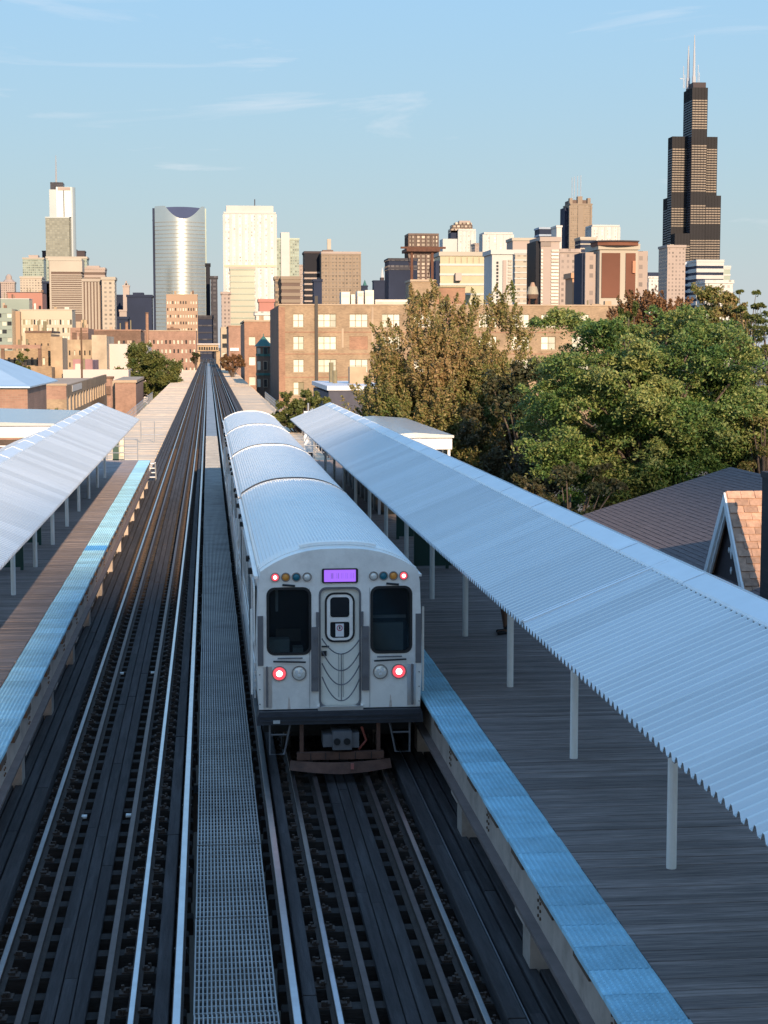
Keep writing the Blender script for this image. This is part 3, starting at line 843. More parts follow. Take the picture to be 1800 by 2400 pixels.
# the face is built as strips round the openings (two cab windows and the door)
DOOR = (-0.325, 0.335, 1.05, 2.99); WL = (-1.165, -0.46, 1.915, 3.0); WR = (0.50, 1.165, 1.915, 3.0)
fm = bmesh.new()
def fill_face(y0, y1):
    mb = MB()
    ol = outline_face()
    # polygon with holes through triangulated fill
    bm = bmesh.new()
    loops = [ol, rrect(X+WL[0], X+WL[1], WL[2], WL[3], 0.13), rrect(X+WR[0], X+WR[1], WR[2], WR[3], 0.13)]
    dr = [(X+DOOR[0], 1.03)] + [(X+DOOR[0], 2.87), (X+DOOR[0]+0.04, 2.95), (X+DOOR[0]+0.12, 2.99), (X+DOOR[1]-0.12, 2.99), (X+DOOR[1]-0.04, 2.95), (X+DOOR[1], 2.87)] + [(X+DOOR[1], 1.03)]
    # door cuts the outline's bottom edge: splice it in
    body = [p for p in ol]
    loops[0] = body + list(reversed(dr))
    edges = []
    for lp in loops:
        vs_ = [bm.verts.new((x, y0, z)) for x, z in lp]
        for i in range(len(vs_)): edges.append(bm.edges.new((vs_[i], vs_[(i+1) % len(vs_)])))
    bmesh.ops.triangle_fill(bm, use_beauty=True, use_dissolve=False, edges=edges)
    r = bmesh.ops.extrude_face_region(bm, geom=bm.faces[:])
    for v in r['geom']:
        if isinstance(v, bmesh.types.BMVert): v.co.y = y1
    bmesh.ops.recalc_face_normals(bm, faces=bm.faces)
    me = bpy.data.meshes.new('front_face'); bm.to_mesh(me); bm.free()
    me.materials.append(M_FRONT)
    return me
put('front_face', fill_face(F, F+0.10), t)
# rim between face and body
rim = MB(); ol = outline_face(); il = [(X+(x-X)*0.97, 2.2+(z-2.2)*0.97) for x, z in ol]
ring_y(rim, ol, il, F+0.101, F+0.97); rim.build('front_rim', M_FRONT, t)
# cab interior behind the glass
MB().box(X-1.20, X+1.20, F+0.88, F+0.93, 1.11, 3.05).build('cab_bulkhead', mat('cab_dark', (0.05, 0.055, 0.06), 0.8), t)
MB().box(X-1.22, X+1.22, F+0.12, F+0.9, 1.04, 1.10).build('cab_floor', M_UNDER, t)
M_SEAT = mat('cab_grey_green', (0.70, 0.76, 0.74), 0.6)
MB().box(X+0.46, X+1.06, F+0.30, F+0.38, 1.7, 2.36).build('seat_back', M_SEAT, t)
MB().box(X+0.48, X+1.10, F+0.28, F+0.32, 2.44, 2.49).build('cab_rail', mat('cab_pale', (0.8, 0.8, 0.78), 0.5), t)
MB().box(X-1.14, X-0.80, F+0.14, F+0.4, 1.80, 2.14).build('console', M_SEAT, t)
MB().box(X-0.74, X-0.58, F+0.14, F+0.4, 1.80, 2.0).build('control_stand', M_SEAT, t)
MB().box(X-1.0, X-0.6, F+0.5, F+0.55, 2.05, 2.25).build('cab_shelf', mat('cab_tan', (0.3, 0.26, 0.22), 0.6), t)
MB().box(X-1.02, X-0.98, F+0.12, F+0.2, 2.6, 2.98).build('sun_blind', M_SEAT, t)
for (a, b, c, d) in (WL, WR):
    w = MB().prism_y(rrect(X+a-0.01, X+b+0.01, c-0.01, d+0.01, 0.13), F+0.03, F+0.045).build('cab_window', M_GLASS, t)
    rg = MB(); ring_y(rg, rrect(X+a-0.006, X+b+0.006, c-0.006, d+0.006, 0.13), rrect(X+a+0.035, X+b-0.035, c+0.035, d-0.035, 0.10), F-0.012, F+0.029)
    rg.build('rubber_gasket', M_DARK, w)
    # wiper
    MB().tube([(X+a+0.25, F-0.03, d+0.05), (X+a+0.45, F-0.03, d+0.03)], 0.018, 5).build('wiper_arm', M_DARK, w)
# end door
dm = MB(); panel_y(dm, rrect(X-0.31, X+0.32, 1.06, 2.97, 0.10), F+0.05, F+0.09)
door = dm.build('end_door', M_DOOR, t)
rg = MB(); ring_y(rg, rrect(X-0.235, X+0.245, 2.10, 2.905, 0.15), rrect(X-0.205, X+0.215, 2.13, 2.875, 0.12), F+0.02, F+0.049); rg.build('window_gasket', M_DARK, door)
rg = MB(); ring_y(rg, rrect(X-0.204, X+0.214, 2.131, 2.874, 0.12), rrect(X-0.15, X+0.16, 2.17, 2.83, 0.06), F+0.028, F+0.049); rg.build('window_frame', M_FRONT, door)
MB().box(X-0.15, X+0.16, F+0.028, F+0.049, 2.43, 2.50).build('window_bar', M_FRONT, door)
panel_y(MB(), [], 0, 0) if False else None
MB().prism_y(rrect(X-0.15, X+0.16, 2.505, 2.83, 0.05), F+0.036, F+0.048).build('upper_pane', M_PANE, door)
MB().prism_y(rrect(X-0.15, X+0.16, 2.17, 2.425, 0.03), F+0.036, F+0.048).build('lower_pane', M_PANE, door)
st = MB().box(X-0.065, X+0.07, F+0.030, F+0.035, 2.19, 2.40).build('warning_sticker', mat('sticker_white', (0.75, 0.73, 0.74), 0.5), door)
rg = MB(); cc = [(X+0.0025+0.048*math.cos(a), 2.33+0.048*math.sin(a)) for a in np.linspace(0, 2*math.pi, 20, endpoint=False)]
ci = [(X+0.0025+0.034*math.cos(a), 2.33+0.034*math.sin(a)) for a in np.linspace(0, 2*math.pi, 20, endpoint=False)]
ring_y(rg, cc, ci, F+0.027, F+0.0298); rg.build('red_ring', mat('sticker_red', (0.45, 0.08, 0.13), 0.5), st)
fig = MB().box(X-0.008, X+0.013, F+0.027, F+0.0298, 2.31, 2.35).cyl((X+0.0025, F+0.027, 2.352), 0.008, 0.0028, 8, 'y')
fig.build('black_figure', M_DARK, st)
MB().box(X-0.29, X-0.17, F+0.0, F+0.03, 2.025, 2.045).build('door_handle', M_DARK, door)
MB().box(X-0.29, X-0.21, F+0.015, F+0.048, 1.88, 1.96).build('door_lock', M_DARK, door)
for xx in (-0.02, 0.05):
    MB().box(X+xx, X+xx+0.012, F+0.04, F+0.049, 1.2, 1.92).build('door_crease', mat('crease_grey', (0.42, 0.42, 0.40), 0.6), door)
# dark rim of the doorway, threshold
rg = MB(); ring_y(rg, rrect(X-0.335, X+0.345, 1.04, 3.0, 0.12), rrect(X-0.305, X+0.315, 1.07, 2.965, 0.10), F-0.012, F+0.03)
rg.build('door_gasket', M_GREYPL, t)
MB().box(X-0.36, X+0.37, F-0.09, F+0.0, 0.99, 1.075).build('threshold_plate', M_STEEL, t)
# grey buffer plates beside the door, each with rollers
for a, b in ((-0.46, -0.345), (0.355, 0.47)):
    bp_ = MB().box(X+a, X+b, F-0.05, F-0.002, 1.32, 2.36).build('buffer_plate', M_GREYPL, t)
    for z in (1.55, 2.18): MB().cyl((X+(a+b)/2, F-0.08, z), 0.025, 0.03, 8, 'y').build('bolt', M_CHAIN, bp_)
for sg in (-1, 1):
    gp = MB().box(X+sg*0.36-0.02, X+sg*0.36+0.02, F-0.055, F-0.002, 2.365, 2.60).build('gate_post', M_GREYPL, t)
# safety chains on the door
for k, (z0, drop) in enumerate(((2.18, 0.26), (1.98, 0.33), (1.78, 0.36), (1.56, 0.40))):
    for sg in (-1, 1):
        pts = [(X+0.02+sg*0.31*(1-u_), F-0.07+0.02*u_, z0-drop*(1-(1-u_)**2)) for u_ in np.linspace(0, 1, 9)]
        MB().tube(pts, 0.010, 5).build('safety_chain', M_CHAIN, t)
MB().tube([(X+0.02, F-0.05, 1.92), (X+0.02, F-0.05, 1.16)], 0.008, 5).build('safety_chain', M_CHAIN, t)
# destination sign (unreadable faint characters)
rg = MB(); ring_y(rg, rrect(X-0.285, X+0.295, 3.065, 3.30, 0.03), rrect(X-0.25, X+0.26, 3.085, 3.28, 0.01), F-0.03, F+0.0); rg.build('sign_frame', M_DARK, t)
sg_ = MB().box(X-0.252, X+0.262, F-0.012, F-0.002, 3.083, 3.282).build('destination_sign', emit('purple_sign', (0.34, 0.13, 0.80), 0.36, (0.24, 0.10, 0.5)), t)
M_CHR = emit('sign_faint_text', (0.26, 0.11, 0.60), 0.28, (0.2, 0.09, 0.4))
ch = [(-0.14, 0.006), (-0.10, 0.006), (-0.12, 0.03), (-0.05, 0.007), (-0.02, 0.02), (0.03, 0.007), (0.055, 0.007), (0.10, 0.008), (0.125, 0.008), (0.17, 0.007), (0.195, 0.007), (0.225, 0.01)]
cm_ = MB()
for x, w in ch: cm_.box(X+x-w/2, X+x+w/2, F-0.0145, F-0.0125, 3.135, 3.225)
cm_.build('sign_characters', M_CHR, sg_, kind='stuff')
# marker lamps
M_RED = emit('lit_red_lens', (1.0, 0.10, 0.14), 0.30, (0.60, 0.06, 0.08))
M_REDC = emit('lit_red_core', (1.0, 0.70, 0.68), 2.4)
M_AMB = mat('amber_lens', (0.80, 0.32, 0.06), 0.25, 0, 0.05)
M_TEAL = mat('blue_green_lens', (0.02, 0.16, 0.22), 0.2, 0, 0.05)
M_CLR = mat('clear_lens', (0.85, 0.83, 0.78), 0.12, 0.2, 0.05)
M_BEZ = mat('lamp_bezel', (0.30, 0.28, 0.27), 0.35, 0.6, 0.05)
def lamp(name, x, z, r, m, core=None):
    bz = MB(); oo = [(X+x+(r+0.014)*math.cos(a), z+(r+0.014)*math.sin(a)) for a in np.linspace(0, 2*math.pi, 20, endpoint=False)]
    ii = [(X+x+r*math.cos(a), z+r*math.sin(a)) for a in np.linspace(0, 2*math.pi, 20, endpoint=False)]
    ring_y(bz, oo, ii, F-0.028, F-0.001); b = bz.build(name, M_BEZ, t)
    ln = MB(); n = 16
    for k, (rr, yy) in enumerate(((r, -0.008), (r*0.75, -0.02), (r*0.4, -0.028))):
        for i in range(n):
            a = 2*math.pi*i/n; ln.v.append((X+x+rr*math.cos(a), F+yy, z+rr*math.sin(a)))
    for k in range(2):
        for i in range(n): ln.f.append((k*n+i, k*n+(i+1) % n, (k+1)*n+(i+1) % n, (k+1)*n+i))
    ln.f.append(tuple(2*n+i for i in range(n)))
    ln.build('lens', m, b, smooth=True)
    if core:
        MB().cyl((X+x, F-0.034, z), r*0.46, 0.006, 14, 'y').build('lit_bulb', core, b)
    elif name == 'headlamp':
        for dx_, dz_ in ((-0.035, 0.02), (0.035, 0.02), (0, -0.035)):
            MB().cyl((X+x+dx_, F-0.036, z+dz_), 0.022, 0.012, 10, 'y', 0.03).build('reflector', M_CAP, b)
for x, m, c in ((-1.03, M_RED, M_REDC), (-0.862, M_AMB, None), (-0.692, M_TEAL, None), (-0.52, M_CLR, None), (0.545, M_CLR, None), (0.705, M_TEAL, None), (0.865, M_AMB, None), (1.03, M_RED, M_REDC)):
    lamp('marker_lamp', x, 3.17, 0.060, m, c)
for x, m, c in ((-0.972, M_RED, M_REDC), (-0.655, M_CLR, None), (0.655, M_CLR, None), (0.955, M_RED, M_REDC)):
    lamp('headlamp' if m is M_CLR else 'tail_lamp', x, 1.615, 0.106, m, c)
# handrails below the windows, corner posts, side handles
for sg in (-1, 1):
    MB().tube([(X+sg*0.55, F-0.06, 1.80), (X+sg*1.07, F-0.06, 1.82)], 0.014, 6).build('handrail', M_DARK, t)
    MB().tube([(X+sg*0.60, F-0.05, 1.865), (X+sg*1.0, F-0.05, 1.865)], 0.012, 6).build('handrail', M_GREYPL, t)
    MB().box(X+sg*1.225, X+sg*1.315, F-0.03, F-0.002, 1.75, 2.55).build('corner_plate', M_GREYPL, t)
    MB().box(X+sg*1.09, X+sg*1.23, F-0.012, F-0.002, 1.06, 1.73).build('recess_panel', M_STEEL, t)
    MB().tube([(X+sg*1.17, F-0.06, 1.08), (X+sg*1.17, F-0.06, 1.74)], 0.02, 6).build('vertical_handle', M_GREYPL, t)
    MB().prism_y([(X+sg*0.82-0.022, 1.035), (X+sg*0.82+0.026, 1.035), (X+sg*0.82+0.008, 1.21), (X+sg*0.82-0.004, 1.24)], F-0.003, F-0.0012).build('rust_streak', mat('rust_stain', (0.60, 0.50, 0.45), 0.7, 0, 0.25, 14), t)
    for zz in (1.12, 1.36, 1.60, 1.84):
        MB().cyl((X+sg*1.285, F-0.012, zz), 0.011, 0.011, 6, 'y').build('rivet', M_CHAIN, t)
    MB().box(X+sg*0.485-0.003, X+sg*0.485+0.003, F-0.0035, F-0.0012, 1.04, 2.98).build('panel_seam', M_GREYPL, t)
# anticlimber / bumper, flags
bmp = MB().prism_y([(X-1.34, 0.80), (X+1.34, 0.80), (X+1.33, 0.93), (X+1.30, 1.015), (X-1.30, 1.015), (X-1.33, 0.93)], F-0.12, F+0.3).build('bumper', M_BUMPER, t)
for z in (0.86, 0.93): MB().box(X-1.28, X+1.28, F-0.15, F-0.121, z, z+0.025).build('bumper_rib', M_BUMPER, bmp)
MB().box(X-1.08, X-0.97, F-0.155, F-0.151, 0.83, 0.885).build('number_plate', mat('pale_plate', (0.5, 0.5, 0.5), 0.5), bmp)
# stirrup steps, coupler, pilot
for sg in (-1, 1):
    xo = X+sg*1.13; xi = X+sg*0.86
    st = MB().tube([(xo, F-0.02, 0.80), (xo, F-0.02, 0.30), (xi+sg*0.04, F-0.02, 0.30), (xi-sg*0.06, F-0.02, 0.80)], 0.018, 6).build('stirrup_step', M_GREYPL, t)
    MB().tube([(xo, F-0.02, 0.62), (xi, F-0.02, 0.62)], 0.016, 6).build('step_rung', M_GREYPL, st)
cp = MB().box(X-0.28, X-0.13, F-0.10, F+0.3, 0.42, 0.62).box(X-0.13, X+0.18, F-0.16, F+0.3, 0.38, 0.68).box(X+0.18, X+0.30, F-0.10, F+0.3, 0.40, 0.64)
cp = cp.build('coupler', M_GREYPL, t)
for x in (-0.06, 0.10): MB().cyl((X+x, F-0.19, 0.52), 0.055, 0.03, 10, 'y').build('coupler_port', M_DARK, cp)
MB().tube([(X+0.35, F, 0.72), (X+0.42, F-0.05, 0.5), (X+0.3, F-0.05, 0.36)], 0.022, 6).build('air_hose', mat('red_hose', (0.25, 0.05, 0.03), 0.6), t)
for sg in (-1, 1):
    MB().box(X+sg*0.62-0.03, X+sg*0.62+0.03, F-0.05, F+0.05, 0.22, 0.82).build('pilot_hanger', M_PILOT, t)
pb = MB().box(X-0.70, X+0.70, F-0.12, F-0.02, 0.215, 0.335).build('pilot_beam', M_PILOT, t)
for x in (-0.48, -0.24, -0.02, 0.24, 0.50): MB().box(X+x-0.006, X+x+0.006, F-0.125, F-0.1205, 0.22, 0.33).build('pilot_seam', M_UNDER, pb)
pw = MB(); n = 13
fr = []; bk = []
for i in range(n):
    u_ = -1+2*i/(n-1); x = X+0.82*u_; yb_ = F-0.42+0.22*u_*u_
    fr += [(x, yb_, 0.05+0.03*abs(u_)), (x*0.985+X*0.015, yb_+0.14, 0.20)]
    bk += [(x, yb_+0.04, 0.05+0.03*abs(u_)), (x*0.985+X*0.015, yb_+0.18, 0.20)]
V = fr+bk; m2 = 2*n
fs = []
for i in range(n-1):
    a = 2*i; fs += [(a, a+2, a+3, a+1), (m2+a, m2+a+1, m2+a+3, m2+a+2), (a, m2+a, m2+a+2, a+2), (a+1, a+3, m2+a+3, m2+a+1)]
pw.add(V, fs); pw.build('pilot_plough', M_PILOT, t)
MB().box(X+0.14, X+0.19, F-0.44, F-0.405, 0.13, 0.22).build('red_tab', mat('faded_red', (0.4, 0.13, 0.11), 0.7), t)

# ================================================================== person half hidden by the canopy
def person(x, y, z, label):
    t = thing('person', (x, y, z), label, 'person')
    def skin(name, joints, edges, m, root=0, sub=2):
        me = bpy.data.meshes.new(name)
        me.from_pydata([(x+j[0], y+j[1], z+j[2]) for j in joints], edges, [])
        me.materials.append(m)
        o = put(name, me, t)
        o.modifiers.new('skin', 'SKIN').use_smooth_shade = True
        for i, j in enumerate(joints):
            sv = me.skin_vertices[0].data[i]; sv.radius = (j[3], j[3] if len(j) < 5 else j[4]); sv.use_root = (i == root)
        ss = o.modifiers.new('sub', 'SUBSURF'); ss.levels = sub; ss.render_levels = sub
        return o
    S = mat('brown_skin', (0.17, 0.085, 0.05), 0.55, 0, 0.06)
    # facing -x (towards the tracks); body is one continuous surface
    J = [(0, 0, 0.93, .13, .15), (0, 0, 1.12, .125, .15), (0, 0, 1.34, .13, .17), (0, 0, 1.47, .07), (-0.01, 0, 1.54, .055), (-0.02, 0, 1.62, .085), (-0.02, 0, 1.71, .09),
         (0, .10, .86, .095), (-.02, .11, .50, .065), (-.02, .11, .46, .062), (.02, .11, .12, .042), (.02, .11, .05, .045), (-.16, .13, .03, .03),
         (0, -.10, .86, .095), (-.03, -.11, .50, .065), (-.03, -.11, .46, .062), (0, -.11, .12, .042), (0, -.11, .05, .045), (-.18, -.13, .03, .03),
         (0, .20, 1.41, .058), (.03, .25, 1.13, .043), (-.05, .26, .90, .030), (-.08, .25, .80, .035),
         (0, -.20, 1.41, .058), (.03, -.25, 1.13, .043), (-.05, -.26, .90, .030), (-.08, -.25, .80, .035)]
    E = [(0,1),(1,2),(2,3),(3,4),(4,5),(5,6),(0,7),(7,8),(8,9),(9,10),(10,11),(11,12),(0,13),(13,14),(14,15),(15,16),(16,17),(17,18),(2,19),(19,20),(20,21),(21,22),(2,23),(23,24),(24,25),(25,26)]
    skin('body', J, E, S)
    for sg in (-1, 1):
        for k in range(4):
            yy = sg*0.25+(-0.03+0.02*k)
            skin('finger', [(-.08, yy, .80, .011), (-.095, yy, .755-(.008 if k in (1, 2) else 0), .009), (-.10, yy, .72-(.012 if k in (1, 2) else 0), .008)], [(0,1),(1,2)], S, sub=1)
        skin('thumb', [(-.10, sg*.24, .83, .012), (-.13, sg*.235, .79, .010), (-.135, sg*.235, .76, .009)], [(0,1),(1,2)], S, sub=1)
    N_ = mat('navy_cloth', (0.012, 0.016, 0.04), 0.8, 0, 0.1)
    skin('shorts', [(0, 0, .98, .15, .17), (0, 0, .90, .15, .17), (0, .10, .82, .115), (-.015, .11, .60, .095), (0, -.10, .82, .115), (-.02, -.11, .60, .095)], [(0,1),(1,2),(2,3),(1,4),(4,5)], N_)
    skin('shirt', [(0, 0, .97, .145, .165), (0, 0, 1.14, .14, .165), (0, 0, 1.36, .145, .19), (0, 0, 1.47, .085), (0, .21, 1.42, .072), (.02, .24, 1.22, .06), (0, -.21, 1.42, .072), (.02, -.24, 1.22, .06)], [(0,1),(1,2),(2,3),(2,4),(4,5),(2,6),(6,7)], mat('dark_shirt', (0.05, 0.05, 0.06), 0.8))
    for sg in (-1, 1):
        o = .02 if sg > 0 else 0
        skin('shoe', [(o+.04, sg*.11, .05, .05, .045), (o-.06, sg*.12, .045, .045, .04), (o-.19, sg*.135, .035, .032, .04)], [(0,1),(1,2)], M_DARK, sub=1)
        skin('sock', [(o, sg*.11, .08, .05), (o, sg*.11, .24, .05)], [(0,1)], M_DARK, sub=1)
    skin('hair', [(.01, 0, 1.68, .088), (0, 0, 1.75, .085), (-.03, 0, 1.78, .05)], [(0,1),(1,2)], M_DARK)
    # face: nose, eyes, mouth, ears
    MB().add([(x-.11, y, z+1.66), (x-.10, y-.018, z+1.625), (x-.10, y+.018, z+1.625), (x-.135, y, z+1.63)], [(0,1,3),(0,3,2),(1,2,3),(0,2,1)]).build('nose', S, t)
    for sg in (-1, 1):
        MB().cyl((x-.112, y+sg*.033, z+1.665), .011, .008, 8, 'x').build('eye', M_DARK, t)
        MB().cyl((x-.02, y+sg*.085, z+1.64), .03, .012*sg, 8, 'y').build('ear', S, t)
    MB().box(x-.110, x-.102, y-.025, y+.025, z+1.585, z+1.595).build('mouth', mat('lip', (0.14, 0.05, 0.045), 0.5), t)
p = at(1172, 1478, 34.0)
person(p.x, 33.4, PZ+0.004, 'person in dark shorts standing on the right platform, mostly hidden by the canopy')
# ================================================================== house with the dormer, right foreground
M_SHING = mat('purple_grey_shingle', (0.155, 0.115, 0.112), 0.9, 0, 0.3, 9, 0.4, 60, 0.22)
M_SHING2 = mat('tan_red_shingle', (0.42, 0.25, 0.17), 0.9, 0, 0.25, 9, 0.4, 60, 0.28)
M_SIDING = mat('dark_brown_siding', (0.045, 0.032, 0.036), 0.8, 0, 0.2, 6)
M_TRIM = mat('blue_white_trim', (0.78, 0.79, 0.80), 0.6, 0, 0.08, 5)
hs = thing('shingled_house', (13, 40, GZ), 'house with dark shingle roof and steep tan dormer behind the right canopy', 'house')
HX0, HX1, HZ0, HZ1, HY0, HY1 = 11.0, 15.5, 1.83, 3.23, 33.2, 49.6
MB().box(HX0+0.35, 19.6, HY0-6, HY1-0.4, GZ, HZ0-0.12).build('wall', M_SIDING, hs)
k = (HZ1-HZ0)/(HX1-HX0)
rs = MB()
rs.add([(HX0-0.2, HY0-6, HZ0-0.2*k), (HX0-0.2, HY1, HZ0-0.2*k), (HX1, HY1, HZ1), (HX1, HY0-6, HZ1), (20, HY0-6, HZ0), (20, HY1, HZ0),
        (HX0-0.2, HY0-6, HZ0-0.2*k-.15), (HX0-0.2, HY1, HZ0-0.2*k-.15), (20, HY0-6, HZ0-.15), (20, HY1, HZ0-.15)],
       [(0,1,2,3),(3,2,5,4),(6,7,1,0),(8,9,5,4),(1,2,5,9,7),(0,3,4,8,6),(6,7,9,8)])
roof = rs.build('roof', M_SHING, hs)
cs = MB(); nrow = 33
for i in range(nrow):                       # stepped courses of shingles on the slope that faces the tracks
    xa = HX0-0.2+(HX1-HX0+0.2)*i/nrow; xb = xa+(HX1-HX0+0.2)/nrow*1.15
    y = HY0-6 - (i % 2)*0.15
    while y < HY1-0.02:
        ye = min(y+0.295, HY1-0.01)
        za = HZ0+(xa-HX0)*k+0.015+random.uniform(0, .008); zb = HZ0+(xb-HX0)*k+0.006
        ya = max(y, HY0-6)
        cs.add([(xa, ya, za), (xa, ye, za), (xb, ye, zb), (xb, ya, zb), (xa, ya, za-0.018), (xa, ye, za-0.018)], [(0,3,2,1),(0,1,5,4)])
        y += 0.302
cs.build('shingle_courses', M_SHING, roof, kind='stuff')
# dormer: ridge along x at height DZ, gable wall flush with the eave wall
DY, DZ, DW, DX1 = 35.1, 3.77, 1.42, 17.5
dm_ = MB().prism_x([(DY-DW, HZ0-1.2), (DY+DW, HZ0-1.2), (DY+DW, HZ0), (DY, DZ-0.08), (DY-DW, HZ0)], HX0+0.05, HX0+0.25).build('dormer_gable', M_SIDING, hs)
dr_ = MB()
for sg in (-1, 1):
    dr_.add([(HX0-0.12, DY, DZ), (DX1, DY, DZ), (DX1, DY+sg*(DW+0.12), HZ0-0.17), (HX0-0.12, DY+sg*(DW+0.12), HZ0-0.17),
             (HX0-0.12, DY, DZ-0.09), (DX1, DY, DZ-0.09), (DX1, DY+sg*(DW+0.03), HZ0-0.2), (HX0-0.12, DY+sg*(DW+0.03), HZ0-0.2)],
            [(0,1,2,3),(4,5,6,7),(0,3,7,4),(1,2,6,5),(2,3,7,6)])
dr = dr_.build('dormer_roof', M_SHING2, hs)
sl = math.hypot(DW+0.12, DZ-HZ0+0.17); uy, uz = -(DW+0.12)/sl, -(DZ-HZ0+0.17)/sl; ny, nz_ = uz, -uy
ncr = 15; sh = sl/ncr; cnt = 0
tan_tab = MB().add([(0, 0, 0), (0.285, 0, 0), (0.285, uy*sh*1.12+ny*-0.02, uz*sh*1.12+0.018*0), (0, uy*sh*1.12+ny*-0.02, uz*sh*1.12)], [(0,1,2,3)])
def tabmesh():
    m = MB(); e = 0.022; o = (ny*1.0, abs(nz_)*1.0)
    # thin wedge: thick at the lower (butt) end; local axes x along ridge, (y,z) down the slope
    top0 = (-abs(ny)*0.004, abs(nz_)*0.004); b0 = (uy*sh*1.1-abs(ny)*e, uz*sh*1.1+abs(nz_)*e); b1 = (uy*sh*1.1, uz*sh*1.1)
    m.add([(0, top0[0], top0[1]), (0.285, top0[0], top0[1]), (0.285, b0[0], b0[1]), (0, b0[0], b0[1]), (0.285, b1[0], b1[1]), (0, b1[0], b1[1])],
          [(0,1,2,3),(3,2,4,5),(0,3,5),(1,4,2)])
    return m.mesh('shingle', M_SHING2)
tm = tabmesh()
for i in range(ncr):
    x = HX0-0.10-(i % 2)*0.0+0.15*(i % 2)
    while x < 14.2:
        put('shingle', tm, dr, (x+random.uniform(-.008, .008), DY+uy*sh*i, DZ+uz*sh*i+0.004+random.choice((0, 0, .006))))
        x += 0.3
for sg in (-1, 1):                           # rake boards: two steps of trim
    for off_, w, x in ((0.0, 0.16, HX0-0.16), (0.19, 0.07, HX0-0.11)):
        a = Vector((x, DY, DZ-0.02-off_*1.5)); b = Vector((x, DY+sg*(DW+0.16-off_*0.35), HZ0-0.22-off_))
        MB().add([(x, a.y, a.z), (x, b.y, b.z), (x, b.y-sg*0.02, b.z-w*1.7), (x, a.y, a.z-w*1.7), (x+0.05, a.y, a.z), (x+0.05, b.y, b.z), (x+0.05, b.y-sg*0.02, b.z-w*1.7), (x+0.05, a.y, a.z-w*1.7)],
                 [(0,1,2,3),(4,5,6,7),(0,1,5,4),(2,3,7,6),(0,3,7,4),(1,2,6,5)]).build('rake_board', M_TRIM, hs)
for y, z, a, b in ((DY, 2.50, .07, .17), (DY, 2.93, .035, .07), (DY, 2.08, .035, .08), (DY-0.17, 2.45, .03, .06), (DY+0.17, 2.50, .03, .06)):
    MB().prism_x([(y, z-b), (y+a, z), (y, z+b), (y-a, z)], HX0+0.02, HX0+0.048).build('gable_ornament', M_TRIM, dm_)
ch = thing('chimney', (11.3, 31.6, GZ), 'dark brick chimney at the right edge of the frame', 'chimney')
cb_ = at(1785, 1104, 32.35)
M_CHB = brick('dark_chimney_brick', (0.035, 0.028, 0.032), (0.05, 0.038, 0.04), (0.03, 0.028, 0.03), 2.0)
MB().box(cb_.x, cb_.x+0.7, 31.4, 32.3, GZ, cb_.z-0.12).build('stack', M_CHB, ch)
MB().box(cb_.x-0.02, cb_.x+0.74, 31.36, 32.34, cb_.z-0.118, cb_.z).build('cap', M_CHB, ch)

# ================================================================== midground
def openings_wall(mb, x0, x1, y, th, z0, z1, ops):
    xs = sorted({x0, x1, *[v for o in ops for v in o[:2]]}); zs = sorted({z0, z1, *[v for o in ops for v in o[2:4]]})
    for i in range(len(xs)-1):
        run = None
        for j in range(len(zs)-1):
            cx, cz = (xs[i]+xs[i+1])/2, (zs[j]+zs[j+1])/2
            hole = any(o[0] < cx < o[1] and o[2] < cz < o[3] for o in ops)
            if not hole: run = [zs[j], zs[j+1]] if run is None else [run[0], zs[j+1]]
            if hole or j == len(zs)-2:
                if run: mb.box(xs[i], xs[i+1], y, y+th, run[0], run[1])
                run = None

M_PALEW = mat('pale_window_pane', (0.60, 0.58, 0.52), 0.25, 0, 0.06, 0.5, rnd=0.08, coat=0.3)  # even pale colour over the whole pane
M_PALEG = mat('pale_frosted_pane', (0.55, 0.55, 0.47), 0.2, 0.1, 0.15, 0.5, rnd=0.2)
M_DARKW = mat('dark_window_pane', (0.03, 0.032, 0.035), 0.15, 0, 0.2, 0.5)
M_FRAMEB = mat('olive_window_frame', (0.20, 0.17, 0.10), 0.6)
M_BRICK = brick('tan_orange_brick', (0.33, 0.235, 0.15), (0.255, 0.18, 0.115), (0.29, 0.22, 0.16))
M_BRICKO = brick('orange_red_brick', (0.33, 0.18, 0.115), (0.26, 0.14, 0.09), (0.28, 0.195, 0.145))
M_BRICKR = brick('rose_red_brick', (0.33, 0.19, 0.14), (0.27, 0.155, 0.115), (0.29, 0.21, 0.16))
M_BRICKD = brick('brown_dark_brick', (0.17, 0.10, 0.07), (0.13, 0.075, 0.052), (0.16, 0.11, 0.085))
M_LIME = mat('limestone_band', (0.38, 0.29, 0.21), 0.85, 0, 0.15, 0.3)
M_ROOFTAR = mat('flat_roof_tar', (0.20, 0.16, 0.13), 0.95, 0, 0.3, 0.2)

